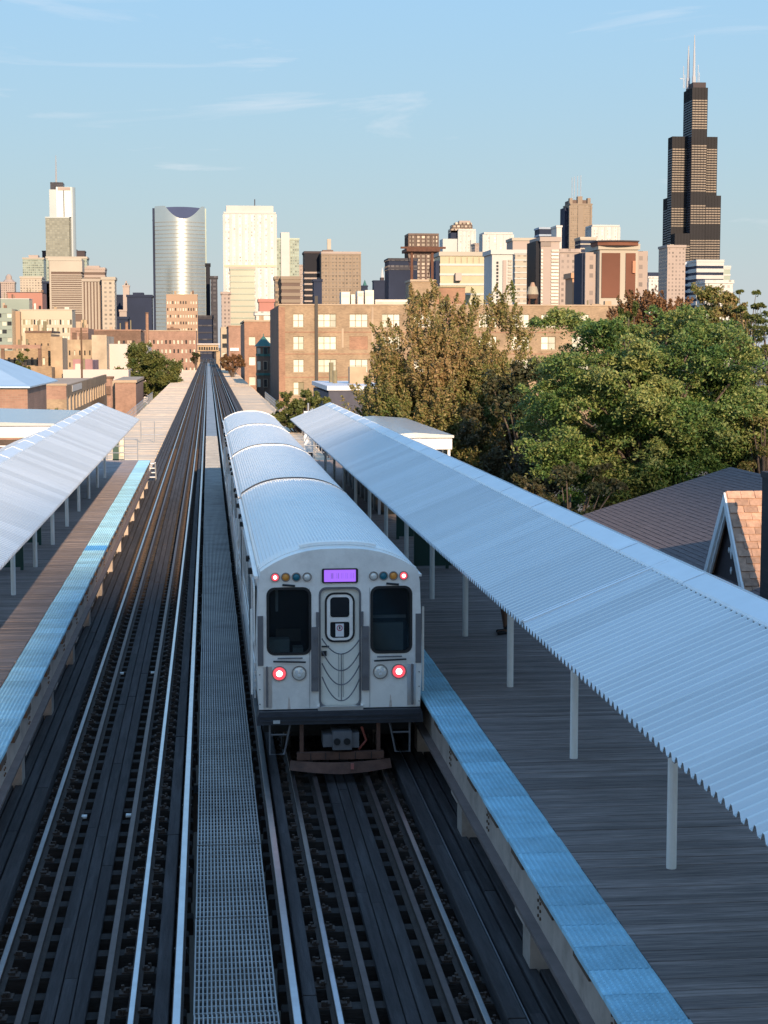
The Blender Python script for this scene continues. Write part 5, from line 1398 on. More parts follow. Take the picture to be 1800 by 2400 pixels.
tower('dark_slab', 'black slab showing left of the spired tower', 103, 114, 590, 3500, 30, W_DARK)
tower('brown_slab', 'dark brown slab showing right of the spired tower', 172, 202, 590, 3500, 40, W_DARK, roofs=((175, 183, 584, W_DARK),))
# spired glass tower
TY2 = 3200
t_ = tower('spired_tower', 'tall silver glass tower with thin spire at left', 112, 167, 511, TY2, 55, F_GLASS, top_m=G_SILV)
xa, xb = at(116, 500, TY2).x, at(175, 500, TY2).x
z_ = at(140, 511, TY2).z
MB().box(at(132, 500, TY2).x, at(167, 500, TY2).x, TY2+2, TY2+50, z_+2.3, at(150, 438, TY2).z).build('upper_shaft', mat('pale_upper_glass', (0.42, 0.47, 0.49), 0.32, 0.5, 0.1, 0.02), t_)
MB().box(at(116, 500, TY2).x, at(132, 500, TY2).x-0.1, TY2+1, TY2+45, z_+2.3, at(124, 444, TY2).z).build('west_shaft', G_SILV, t_)
MB().cyl((at(168, 500, TY2).x, TY2+12, GZ), at(176, 500, TY2).x-at(167.5, 500, TY2).x, at(170, 438, TY2).z-GZ, 14).build('rounded_corner', G_SILV, t_)
MB().box(at(149, 500, TY2).x, at(151, 500, TY2).x, TY2+1.2, TY2+1.9, z_+2.4, at(150, 446, TY2).z).build('reveal', W_DARK, t_)
MB().box(at(136, 500, TY2).x, at(166, 500, TY2).x, TY2+1.2, TY2+1.9, at(150, 446, TY2).z, at(150, 438.5, TY2).z).build('crown_band', W_PINK, t_)
MB().box(at(118, 500, TY2).x, at(148, 500, TY2).x, TY2+8, TY2+40, at(124, 444, TY2).z+.1, at(130, 426, TY2).z).build('mechanical_crown', F_DARK, t_)
MB().tube([(at(131.5, 420, TY2+20).x, TY2+20, at(131.5, 430, TY2).z), (at(131.5, 400, TY2+20).x, TY2+20, at(131.5, 364, TY2+20).z)], [2.0, 0.5], 6).build('spire', S('grey_spire', (0.3, 0.3, 0.32)), t_)
# second row left
tower('cream_tower', 'cream stone block with flat top left of the banded building', 50, 101, 652, 2200, 40, F_CREAM, roofs=((52, 100, 648, W_CREAM),), top_m=W_CREAM)
tower('teal_tower', 'narrow dark teal tower beside the banded building', 102, 118, 664, 1900, 30, G_BLUE)
t_ = tower('green_glass_block', 'pale green glass block behind the banded building', 112, 207, 606, 1900, 30, F_GREEN, top_m=W_CREAM)
t_ = tower('banded_building', 'cream office block with dark horizontal window bands at left', 118, 193, 611, 1700, 30, W_BROWN, top_m=W_CREAM)
a, b = at(118, 700, 1700).x, at(193, 700, 1700).x
MB().box(a-0.4, b+0.4, 1699, 1731, at(150, 637, 1700).z, at(150, 611.5, 1700).z).build('blank_top', W_CREAM, t_)
MB().box(a-0.4, at(121, 700, 1700).x, 1699.0, 1731, GZ, at(150, 637.1, 1700).z).build('edge_pier', W_CREAM, t_)
for i in range(19):
    py = 643+i*5.0
    MB().box(at(121.2, 700, 1700).x, b+0.3, 1699.2, 1730.5, at(150, py+2.7, 1700).z, at(150, py, 1700).z).build('floor_band', W_BEIGE, t_)
t_ = tower('banded_wing', 'darker banded wing behind the striped apartment tower', 193, 248, 632, 1740, 30, W_BROWN, (5.2, 2.6, W_PINK, 0), roofs=((205, 235, 622, W_PINK),))
t_ = tower('striped_apartments', 'cream apartment tower with vertical window stripes at left', 196, 241, 660, 1300, 26, W_BROWN, None, (2.4, 1.35, W_BEIGE), top_m=W_BEIGE)
tower('cream_apartments', 'plain cream apartment slab joined to the striped tower', 241, 271, 656, 1290, 24, F_CREAM, roofs=((243, 258, 652, W_WHITE),), top_m=W_CREAM)
lowrise('red_midrise', 'red brick mid rise with dark flat roof at far left', 18, 101, 686, 1150, S('rose_brick_far', (0.36, 0.17, 0.13)), 30, (7, 4, .5, .45, .12, .05), W_DARK)
lowrise('green_midrise', 'low green glass fronted block at far left', 3, 70, 701, 1050, G_PALE, 20, (8, 3, .6, .5, .2, .05), W_WHITE)
lowrise('white_gridded_block', 'long cream block with white framed window grid at far left', 48, 170, 727, 800, S('cream_grid', (0.46, 0.40, 0.31)), 20, (20, 7, .62, .62, .12, .0), W_CREAM, wm=[M_PALEG, M_DARKW, M_PALEG, M_PALEW, M_FRAMEB])
lowrise('brown_end_block', 'brown brick end of the long cream block', 30, 48, 729, 795, S('brown_end', (0.36, 0.24, 0.16)), 20, None, None)
lowrise('green_glass_lowrise', 'green glass low rise at the left edge', -30, 29, 722, 780, G_PALE, 25, (5, 8, .85, .5, .05, 0), None, wm=[M_PALEG, G_PALE, M_DARKW])
tower('obelisk_tower', 'slender pink tower with pointed top between the dark blocks', 290, 305, 672, 2500, 14, W_PINK, roofs=((293, 302, 664, W_PINK), (296, 299, 658, W_PINK)))
tower('pink_slab', 'pink slab in front of the slender pointed tower', 281, 298, 730, 2200, 20, W_PINK)
tower('navy_block', 'navy glass block left of the curved glass tower', 299, 357, 696, 1700, 40, G_BLUE, roofs=((312, 337, 685, G_BLUE),))
tower('navy_block', 'small dark slab left of the slender pointed tower', 273, 291, 694, 2600, 30, G_BLUE)
tower('navy_podium', 'low dark block between smokestack and striped apartments', 272, 300, 748, 1500, 30, G_BLUE)
# ---- curved glass tower with scooped crown
CY = 2000.0
xa, xb = at(365, 700, CY).x, at(482, 700, CY).x; xm = (xa+xb)/2; hw = (xb-xa)/2
t_ = thing('curved_glass_tower', (xm, CY, GZ), 'curved pale glass tower with blue scooped crown reflecting the sun', 'skyscraper')
bulge = 17.0; nseg = 36; ang0 = 0.0
def cpt(i):
    u_ = -1+2*i/nseg; return (xm+hw*u_, CY-bulge*(1-u_*u_))
front = [cpt(i) for i in range(nseg+1)]
ztop = at(420, 484, CY).z; zlow = at(430, 515, CY).z
def topz(i):
    u_ = -1+2*i/nseg; v_ = (u_-0.14)/0.72
    return ztop-(ztop-zlow)*max(0.0, 1-v_*v_)
sh_ = MB(); n = nseg+1
sh_.add([(x, y, GZ) for x, y in front] + [(x, y, topz(i)) for i, (x, y) in enumerate(front)], [(i, i+1, n+i+1, n+i) for i in range(nseg)])
me = sh_.mesh('curved_facade', mat('curved_facade_glass', (0.70, 0.71, 0.66), 0.29, 0.85, 0.06, 0.02), True)
cf = put('curved_facade', me, t_)
bd = MB()
z = zlow-4
while z > 20:
    for i in range(nseg):
        (x0_, y0_), (x1_, y1_) = front[i], front[i+1]
        bd.add([(x0_, y0_-0.5, z), (x1_, y1_-0.5, z), (x1_, y1_-0.5, z+0.9), (x0_, y0_-0.5, z+0.9), (x0_, y0_+0.1, z+0.9), (x1_, y1_+0.1, z+0.9), (x0_, y0_+0.1, z), (x1_, y1_+0.1, z)], [(0,1,2,3),(3,2,5,4),(6,7,1,0)])
    z -= 4.4
bd.build('floor_bands', mat('floor_edge', (0.34, 0.34, 0.31), 0.35, 0.3, 0.05), cf, kind='stuff')
MB().prism_z([(x, y+5) for x, y in front[1:-1]] + [(xb-1, CY+30), (xa+1, CY+30)], GZ, zlow-1).build('core', G_BLUE, t_)
bk = []
for i in range(nseg+1):
    x, y = front[i]; u_ = -1+2*i/nseg; bk.append((x, CY+28, at(420, 480, CY).z+(ztop-at(420, 480, CY).z)*u_*u_))
rm_ = MB(); rm_.add([(x, y, zlow-1.0) for x, y, z in bk]+[(x, y, z) for x, y, z in bk]+[(x, y+1, zlow-1.0) for x, y, z in bk]+[(x, y+1, z) for x, y, z in bk],
        [f for i in range(nseg) for f in ((i, i+1, n+i+1, n+i), (2*n+i, 3*n+i, 3*n+i+1, 2*n+i+1), (n+i, n+i+1, 3*n+i+1, 3*n+i))])
rm_.build('crown_screen', mat('sky_tinted_crown', (0.06, 0.08, 0.16), 0.7, 0.0, 0.1, 0.02, spec=0.1), t_)  # dull dark blue paints in the sky's reflection
MB().box(xa-2.6, xa-0.2, CY+1, CY+30, GZ, ztop-2).build('side_wing', G_BLUE, t_)
MB().box(xb+0.1, xb+1.5, CY+1, CY+30, GZ, ztop-2).build('side_wing', G_PALE, t_)
MB().box(xa-3, xb+1, CY+6, CY+28, zlow-0.9, zlow).build('roof_terrace', W_DARK, t_)
lowrise('brick_midrise', 'tan brick apartment block in front of the curved tower', 391, 464, 691, 1100, S('tan_brick_far', (0.34, 0.23, 0.16)), 30, (12, 10, .45, .42, .06, 0), M_LIME, wm=[M_PALEG, M_DARKW, M_PALEG])
tower('slim_dark_tower', 'slim dark glass tower right of the curved tower', 484, 494, 622, 1800, 40, G_BLACK)
tower('slim_brown_tower', 'second slim dark tower right of the curved tower', 495, 511, 652, 1750, 30, F_DARK, roofs=((497, 509, 648, W_BROWN),))
tower('navy_street_block', 'low navy glass block closing the street view', 452, 500, 745, 1500, 30, G_BLUE, (6, 1.2, F_DARK))
# ---- white tower
t_ = tower('white_tower', 'broad bright white tower with vertical piers', 528, 647, 501, 2100, 40, facade('white_slab_windows', (0.56, 0.55, 0.54), (0.46, 0.455, 0.45), 3.5, 3.8, 0.5, 0.5, 0.6), None, (7.5, 3.2, W_WHITE), top_m=W_WHITE)
z_ = at(588, 501, 2100).z
MB().box(at(532, 700, 2100).x, at(642, 700, 2100).x, 2101, 2138, z_+2.3, at(588, 482, 2100).z).build('crown', W_WHITE, t_)
MB().box(at(528, 700, 2100).x-.8, at(647, 700, 2100).x+.8, 2099, 2100.2, at(588, 626, 2100).z, at(588, 621, 2100).z).build('mechanical_band', S('peach_louvre', (0.60, 0.45, 0.34)), t_)
MB().tube([(at(597, 480, 2110).x, 2110, at(597, 484, 2110).z), (at(597, 470, 2110).x, 2110, at(597, 467, 2110).z)], 0.6, 5).build('mast', W_DARK, t_)
tower('cream_glass_block', 'cream glass block in front of the white tower', 541, 598, 631, 1500, 30, G_CREAM, (5.2, 1.0, G_PALE), top_m=W_CREAM)
tower('pink_block', 'small pink tower left of the cream glass block', 520, 541, 690, 1450, 20, F_PINK)
tower('red_block', 'dull red block at the foot of the white tower', 608, 643, 708, 1200, 20, S('dull_red', (0.38, 0.17, 0.14)))
tower('white_podium', 'white low block below the dull red one', 600, 655, 739, 1000, 20, F_WHITE)
t_ = tower('green_white_tower', 'pale green tower with central white shaft', 646, 702, 562, 2300, 36, F_GREEN, top_m=G_PALE)
MB().box(at(659, 700, 2300).x, at(679, 700, 2300).x, 2297, 2325, GZ, at(670, 545, 2300).z).build('white_shaft', W_WHITE, t_)
tower('striped_block', 'tan block with dark horizontal stripes below the green tower', 661, 704, 655, 1200, 22, W_BROWN, (4.6, 2.3, W_TAN), top_m=W_TAN)
tower('striped_block', 'brown shaded block left of the striped tan one', 646, 661, 655, 1210, 22, F_TAN)
tower('pale_distant_tower', 'pale distant tower behind the dark banded office block', 702, 716, 624, 2400, 20, F_PINK)
# dark and tan pair
t_ = tower('dark_banded_tower', 'dark office tower with thin pale bands beside the tan tower', 715, 755, 594, 1700, 34, G_BLACK, (5.6, 1.6, W_PINK, 18), top_m=W_DARK, roofs=((733, 752, 590, W_DARK),))
t_ = tower('tan_tower', 'tan office tower with mast on its roof', 755, 845, 595, 1680, 34, F_TAN, (6.4, 1.6, W_TAN), (7.5, 1.0, W_TAN), roofs=((758, 783, 585, W_BROWN),), top_m=W_PINK)
MB().box(at(767, 600, 1690).x, at(776, 600, 1690).x, 1690, 1694, at(770, 585, 1690).z, at(770, 560, 1690).z).build('mast', W_CREAM, t_)
tower('navy_stub', 'small navy block in front of the dark banded tower', 736, 755, 660, 1500, 20, G_BLUE)
# small distant group
t_ = tower('green_tipped_tower', 'tiny distant tower with green pointed cap', 848, 862, 672, 3000, 14, G_BLUE)
MB().cyl((at(855, 672, 3007).x, 3007, at(855, 672, 3007).z), 4.5, at(855, 656, 3007).z-at(855, 672, 3007).z, 8, r2=0.3).build('cap', M_TEALR, t_)
t_ = tower('spired_block', 'distant grey block with white needle spire', 876, 912, 660, 2900, 25, G_BLUE, roofs=((893, 901, 650, W_DARK),))
MB().tube([(at(896, 650, 2910).x, 2910, at(896, 652, 2910).z), (at(896, 630, 2910).x, 2910, at(896, 627, 2910).z)], [3.2, 0.3], 6).build('spire', S('pale_spire', (0.5, 0.5, 0.52)), t_)
tower('navy_tower', 'dark navy tower behind the rusty steel frame', 911, 978, 611, 1500, 34, G_BLUE, (30, 4, F_DARK, 4), None, roofs=((932, 975, 607, G_BLUE),))
t_ = tower('brown_grid_tower', 'brown gridded tower rising behind the rusty steel frame', 958, 1026, 552, 1800, 34, F_GRID, None, (6.2, 1.6, W_BROWN), top_m=W_BROWN)
MB().box(at(973, 600, 1800).x, at(1003, 600, 1800).x, 1799, 1835, at(988, 551, 1800).z, at(988, 547, 1800).z).build('raised_bay', W_BROWN, t_)
# white stepped tower
t_ = tower('white_stepped_tower', 'bright white stepped tower with brown rounded crown', 1074, 1112, 541, 2200, 30, F_WHITE, None, (5.2, 2.2, W_WHITE), top_m=W_WHITE)
MB().box(at(1037, 600, 2205).x, at(1073.6, 600, 2205).x, 2202, 2232, GZ, at(1050, 560, 2205).z).build('left_step', W_WHITE, t_)
MB().box(at(1104, 600, 2195).x, at(1116, 600, 2195).x, 2197, 2225, GZ, at(1108, 562, 2195).z).build('right_step', W_WHITE, t_)
p = at(1084, 540, 2215)
for k, (a_, b_, c_, d_) in enumerate(((1056, 1110, 540, 536), (1060, 1108, 535.9, 527), (1068, 1107, 526.9, 521), (1078, 1104, 520.9, 516.5))):
    MB().box(at(a_, 540, 2206).x, at(b_, 540, 2206).x, 2206+2*k, 2230-2*k, at(1084, c_, 2206).z-(3 if k == 0 else 0), at(1084, d_, 2206).z).build('crown_tier', F_GRID if k < 3 else W_PINK, t_)
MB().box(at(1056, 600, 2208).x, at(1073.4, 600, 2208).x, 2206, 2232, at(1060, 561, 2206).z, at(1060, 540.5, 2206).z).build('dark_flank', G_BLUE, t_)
tower('white_block', 'bright white block right of the stepped tower', 1134, 1198, 549, 2000, 34, F_WHITE, None, (9, 4.5, W_WHITE), roofs=((1168, 1196, 544, W_WHITE),), top_m=W_WHITE)
tower('grey_connector', 'shaded low block between the two white towers', 1112, 1136, 574, 2100, 30, F_PINK)
# yellow glass mid-rise with white bands
t_ = tower('yellow_glass_midrise', 'cream glass mid rise with bold white bands above the brick roof', 1031, 1151, 600, 900, 24, mat('yellow_glass', (0.36, 0.32, 0.20), 0.45, 0.0, 0.15, 0.1), None, None, top_m=W_CREAM, cat='building')
a, b = at(1031, 700, 900).x, at(1151, 700, 900).x
for py in (618, 641, 664, 687, 710): MB().box(a-0.2, b+0.2, 899.6, 924.3, at(1090, py+5, 900).z, at(1090, py, 900).z).build('floor_band', W_WHITE, t_)
for k in range(7): MB().box(at(1052+k*14, 700, 900).x, at(1053+k*14, 700, 900).x, 899.7, 899.99, at(1090, 617, 900).z, at(1090, 603, 900).z).build('louvre_bar', W_TAN, t_)
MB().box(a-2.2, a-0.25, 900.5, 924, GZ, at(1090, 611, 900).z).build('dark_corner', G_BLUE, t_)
MB().box(at(1066, 700, 899).x, at(1080, 700, 899).x, 896, 899.5, at(1070, 658, 899).z, at(1070, 640, 899).z).build('billboard_box', S('pink_box', (0.45, 0.36, 0.32)), t_)
# pale apartment pair
t_ = tower('balcony_apartments', 'white apartment tower with column of dark balconies', 1152, 1200, 596, 820, 24, W_WHITE, roofs=((1172, 1190, 588, S('orange_lift_house', (0.45, 0.2, 0.12))),), top_m=W_WHITE, cat='apartment tower')
for k in range(13): MB().box(at(1163, 700, 820).x, at(1167.5, 700, 820).x, 819.6, 819.98, at(1165, 618+k*8, 820).z, at(1165, 613+k*8, 820).z).build('balcony_opening', M_DARKW, t_)
MB().box(at(1178, 700, 820).x, at(1186, 700, 820).x, 819.3, 819.98, GZ, at(1180, 610, 820).z).build('pink_strip', W_PINK, t_)
for k in range(14): MB().box(at(1190, 700, 820).x, at(1199, 700, 820).x, 819.5, 819.98, at(1190, 614+k*8, 820).z, at(1190, 609+k*8, 820).z).build('balcony_slab', W_CREAM, t_)
tower('beige_tower', 'beige tower with bright glazed flank behind the small water tank', 1200, 1258, 564, 1350, 28, W_PINK, None, None, top_m=W_CREAM, roofs=((1228, 1232, 562, W_WHITE),))
t_ = tower('glazed_flank', 'cream glazed slab in front of the beige tower', 1206, 1254, 594, 1000, 20, F_CREAM, (3.6, 0.7, W_WHITE), None, top_m=W_WHITE)
t_ = tower('tall_beige_apartments', 'tall beige apartment tower with dark left edge', 1266, 1309, 566, 830, 26, W_PINK, None, None, roofs=((1266, 1290, 562, W_PINK),), top_m=W_PINK, cat='apartment tower')
MB().box(at(1257, 700, 830).x, at(1265.6, 700, 830).x, 832, 856, GZ, at(1260, 564, 830).z).build('dark_slot', G_BLACK, t_)
MB().box(at(1266, 700, 830).x, at(1290, 700, 830).x, 829.6, 829.98, at(1270, 577, 830).z, at(1270, 567, 830).z).build('dark_louvre', S('louvre_brown', (0.22, 0.18, 0.16)), t_)
for k in range(17):
    for a_, b_ in ((1267, 1271), (1291, 1308)): MB().box(at(a_, 700, 830).x, at(b_, 700, 830).x, 829.4, 829.98, at(1270, 590+k*8, 830).z, at(1270, 585+k*8, 830).z).build('window_strip', M_PALEW if k % 3 else M_PALEG, t_)
tower('blue_banded_tower', 'blue glass tower with pale bands behind the beige apartments', 1262, 1301, 537, 2000, 30, G_BLUE, (13, 2.2, S('blue_grey_band', (0.30, 0.36, 0.45)), 6))
tower('white_edge_tower', 'thin white edged slab left of the crowned tower', 1302, 1314, 533, 1900, 30, W_WHITE)
# crowned tower with four masts
VY = 2900.0
t_ = tower('crowned_tower', 'tan tower with castellated crown and four thin masts', 1334, 1384, 480, VY, 60, F_TAN, (14, 2.5, W_TAN, 4), None, top_m=W_TAN)
for a_, b_ in ((1333, 1336), (1353, 1366), (1382, 1385)): MB().box(at(a_, 600, VY).x, at(b_, 600, VY).x, VY-1.6, VY-0.7, GZ, at(1360, 482, VY).z).build('pier', W_TAN, t_)
z_ = at(1360, 480, VY).z
MB().box(at(1337, 600, VY).x, at(1382, 600, VY).x, VY+6, VY+50, z_+2.3, at(1360, 468, VY).z).build('crown_drum', W_BROWN, t_)
for a_, b_, c_ in ((1334, 1341, 464), (1353, 1364, 460), (1376, 1383, 464)): MB().box(at(a_, 600, VY).x, at(b_, 600, VY).x, VY+1, VY+12, z_+2.25, at(a_, c_, VY).z).build('crown_turret', W_TAN, t_)
MB().box(at(1317, 600, VY+40).x, at(1330, 600, VY+40).x, VY+20, VY+58, GZ, at(1325, 484, VY).z).build('dark_wing', G_BLUE, t_)
for px, top in ((1340.5, 416), (1346, 414), (1353.5, 412), (1361, 411)): MB().tube([(at(px, 460, VY+20).x, VY+20, at(px, 470, VY+20).z), (at(px, 460, VY+20).x, VY+20, at(px, top, VY+20).z)], 0.55, 5).build('mast', S('grey_mast', (0.35, 0.36, 0.4)), t_)
tower('white_terraced_block', 'white terraced block right of the crowned tower', 1386, 1447, 531, 2200, 40, F_WHITE, None, (8, 3.5, W_WHITE), roofs=((1388, 1440, 528, W_WHITE),), top_m=W_WHITE)
tower('grey_glass_stub', 'stepped blue glass block below the crowned tower', 1358, 1395, 560, 1900, 30, G_BLUE, (5, 1.4, W_CREAM))
tower('pink_stub', 'pink windowed block left of the red brick tower', 1310, 1356, 592, 1000, 22, F_PINK, roofs=((1340, 1352, 590, W_DARK),))
tower('orange_slab', 'plain orange slab in front of the pink windowed block', 1340, 1360, 652, 700, 14, S('orange_slab', (0.48, 0.27, 0.16)), roofs=((1338, 1352, 645, S('grey_lift', (0.25, 0.23, 0.23))),), cat='building')
# red brick tower with pale frame
RY = 640.0
t_ = tower('red_brick_tower', 'red brick tower in a pale concrete frame under a rounded brown roof', 1403, 1492, 585, RY, 22, W_CREAM, None, None, top_m=W_CREAM, cat='building')
for a_, b_ in ((1409, 1452), (1465, 1488)): MB().box(at(a_, 700, RY).x, at(b_, 700, RY).x, RY-0.35, RY-0.02, at(1440, 698, RY).z, at(1440, 593, RY).z).build('brick_panel', W_BRICK, t_)
cxr = at(1447, 580, RY).x; hwr = at(1496, 580, RY).x-cxr
MB().prism_z([(cxr-hwr, RY+10), (cxr-hwr*0.97, RY-1), (cxr-hwr*0.5, RY-2.6), (cxr, RY-3.2), (cxr+hwr*0.5, RY-2.6), (cxr+hwr*0.97, RY-1), (cxr+hwr, RY+10)], at(1447, 582, RY).z+1.0, at(1447, 571, RY).z+0.6).build('brown_roof', W_BRICK, t_)
MB().prism_z([(cxr-hwr*1.04, RY+10), (cxr-hwr*1.0, RY-1.6), (cxr-hwr*0.5, RY-3.3), (cxr, RY-3.9), (cxr+hwr*0.5, RY-3.3), (cxr+hwr*1.0, RY-1.6), (cxr+hwr*1.04, RY+10)], at(1447, 571, RY).z+0.61, at(1447, 568, RY).z+0.6).build('roof_rim', W_DARK, t_)
MB().box(at(1480, 700, RY).x, at(1487, 700, RY).x, RY-1.2, RY-0.36, at(1480, 640, RY).z, at(1480, 612, RY).z).build('lift_cage', S('orange_cage', (0.45, 0.2, 0.12)), t_)
MB().box(at(1371, 700, RY+4).x, at(1402.5, 700, RY+4).x, RY+4, RY+22, GZ, at(1390, 590, RY).z).build('left_wing', F_PINK, t_)
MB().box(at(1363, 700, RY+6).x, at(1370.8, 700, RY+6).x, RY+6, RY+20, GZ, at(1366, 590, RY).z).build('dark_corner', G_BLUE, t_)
MB().box(at(1492.5, 700, RY+4).x, at(1517, 700, RY+4).x, RY+4, RY+22, GZ, at(1500, 587, RY).z).build('right_wing', F_PINK, t_)
tower('far_cap_block', 'distant pale block with blue and red cap left of the black tower', 1518, 1545, 652, 1900, 20, F_WHITE, roofs=((1519, 1543, 638, G_BLUE),))
# ---- the black bundled-tube tower
WY2 = 2810.0
base = at(1613, 812, WY2).x; tw = at(1648, 812, WY2).x-base
bt_ = thing('black_tower', (base+tw/2, WY2, GZ), 'tallest black stepped tower with two white antennas', 'skyscraper')
M_WIL = mat('black_tower_cladding', (0.020, 0.019, 0.022), 0.7, 0.0, 0.15, 0.02, spec=0.2)
M_WILB = mat('bronze_glass_band', (0.125, 0.095, 0.072), 0.45, 0.1, 0.25, 0.03)
hts = {50: at(1613, 547, WY2).z, 66: at(1640, 458, WY2).z, 90: at(1613, 320, WY2+tw).z, 108: at(1630, 205, WY2).z}
plan = [[50, 108, 66], [90, 108, 90], [66, 90, 50]]
for r_ in range(3):
    for c_ in range(3):
        h = hts[plan[r_][c_]]; x0_ = base+(c_-1)*tw; y0_ = WY2+r_*tw
        tb_ = MB().box(x0_+0.05, x0_+tw-0.05, y0_+0.05, y0_+tw-0.05, GZ, h).build('tube', M_WIL, bt_)
        bm_ = MB(); z = h-22
        while z > 0:
            if not any(abs(z-q) < 12 for q in (hts[50], hts[66]-6, hts[90]-6)):
                bm_.box(x0_+0.5, x0_+tw-0.5, y0_-0.15, y0_+0.04, z, z+1.9)
            z -= 4.1
        bm_.build('window_bands', M_WILB, tb_, kind='stuff')
        cl = MB()
        for q in range(6):
            x = x0_+tw*q/5; cl.box(x-0.22, x+0.22, y0_-0.40, y0_+0.03, GZ, h)
            y = y0_+tw*q/5; cl.box(x0_-0.45, x0_+0.04, y-0.45, y+0.45, GZ, h)
        cl.build('columns', M_WIL, tb_, kind='stuff')
        b2 = MB(); z = h-22
        while z > 0:
            b2.box(x0_-0.15, x0_+0.04, y0_+0.5, y0_+tw-0.5, z, z+1.9); z -= 4.1
        b2.build('side_window_bands', mat('shaded_side_glass', (0.10, 0.13, 0.19), 0.25, 0.4, 0.2, 0.03), tb_, kind='stuff')  # bluer than the front bands, to paint the shaded north face
zt_ = hts[108]
MB().box(base+2, base+tw-2, WY2+4, WY2+2*tw-4, zt_+.01, zt_+9).build('roof_plant', W_DARK, bt_)
M_ANT = S('white_antenna', (0.38, 0.39, 0.42), 0.5, 0.05)
for px, top, yy in ((1613.5, 107, WY2+tw*1.3), (1627, 82, WY2+tw*0.6)):
    x = at(px, 150, yy).x; zz = at(px, 200, yy).z
    an = MB().tube([(x, yy, zt_+2), (x, yy, zt_+20), (x, yy, zt_+20.5), (x, yy, zt_+50), (x, yy, at(px, top, yy).z)], [3.4, 3.2, 2.4, 1.8, 0.6], 8).build('antenna', M_ANT, bt_)
for px, top in ((1602, 155), (1605, 175), (1636, 152), (1639, 170)):
    x = at(px, 180, WY2+tw).x
    MB().tube([(x, WY2+tw, zt_+2), (x, WY2+tw, at(px, top, WY2+tw).z)], 0.5, 5).build('small_antenna', M_ANT, bt_)
MB().box(at(1603, 200, WY2).x, at(1610, 200, WY2).x, WY2+tw, WY2+tw+0.8, at(1605, 179.5, WY2).z, at(1605, 178, WY2).z).build('antenna_arm', M_ANT, bt_)
tower('beige_slab_tower', 'beige tower with shaded left flank in front of the black tower', 1561, 1603, 580, 1500, 30, F_PINK, roofs=((1570, 1580, 572, W_CREAM),), top_m=W_PINK)
tower('white_banded_block', 'white office block with blue bands right of the beige tower', 1630, 1692, 614, 1600, 34, G_BLUE, (6.2, 3.6, W_WHITE), None, top_m=W_WHITE, cat='office block')
tower('blue_banded_block', 'shaded blue banded wing below the black tower', 1604, 1630, 620, 1630, 30, G_BLUE, (6.2, 2.2, S('blue_white_band', (0.5, 0.55, 0.62))), cat='office block')
tower('white_low_block', 'small bright white block among the treetops', 1651, 1715, 664, 1100, 20, F_WHITE, cat='office block')
tower('slanted_wing', 'pale stepped wing at the right end of the skyline', 1692, 1708, 628, 1640, 30, G_PALE, (6, 1.5, W_WHITE), cat='office block')
# ================================================================== trees
M_BARK = mat('grey_brown_bark', (0.10, 0.075, 0.06), 0.9, 0, 0.3, 5, 0.5, 20)
L_BROWN = leafmat('olive_brown_leaves', (0.085, 0.13, 0.03), (0.22, 0.205, 0.07), (0.38, 0.25, 0.12), 0.22, 0.53)
L_LOCUST = leafmat('yellow_green_leaves', (0.05, 0.115, 0.03), (0.13, 0.21, 0.055), (0.32, 0.33, 0.11), 0.45, 0.50)
L_DARK = leafmat('shade_dark_green_leaves', (0.028, 0.042, 0.017), (0.055, 0.062, 0.027), (0.10, 0.08, 0.04), 0.3, 0.45)  # dark leaf colour stands in for shadow between the lit trees
L_GREEN = leafmat('mid_green_leaves', (0.05, 0.085, 0.022), (0.10, 0.125, 0.035), (0.17, 0.17, 0.05), 0.4, 0.45)
L_RUSTY = leafmat('rusty_leaves', (0.09, 0.075, 0.03), (0.18, 0.10, 0.045), (0.27, 0.14, 0.07), 0.3, 0.42)
def leaf_mesh(name, P, size, m, upbias=0.35, aspect=0.5, droop=0.0):
    n = len(P)
    nrm = rng.normal(size=(n, 3)); nrm[:, 2] += upbias*2; nrm /= np.linalg.norm(nrm, axis=1)[:, None]
    d = rng.normal(size=(n, 3)); d[:, 2] -= droop
    d -= nrm*(d*nrm).sum(1)[:, None]; d /= np.linalg.norm(d, axis=1)[:, None]
    w = np.cross(nrm, d)
    L = (size*rng.uniform(0.65, 1.35, n))[:, None]
    V = np.empty((n, 4, 3))
    V[:, 0] = P-d*L*0.5; V[:, 1] = P+w*L*aspect*0.5-d*L*0.05; V[:, 2] = P+d*L*0.5; V[:, 3] = P-w*L*aspect*0.5-d*L*0.05
    V[:, 1] += nrm*L*0.08; V[:, 3] += nrm*L*0.08
    me = bpy.data.meshes.new(name)
    me.vertices.add(4*n); me.vertices.foreach_set('co', V.reshape(-1).astype(np.float32))
    me.loops.add(4*n); me.loops.foreach_set('vertex_index', np.arange(4*n, dtype=np.int32))
    me.polygons.add(n); me.polygons.foreach_set('loop_start', np.arange(0, 4*n, 4, dtype=np.int32))
    me.update(calc_edges=True)
    me.materials.append(m)
    return me
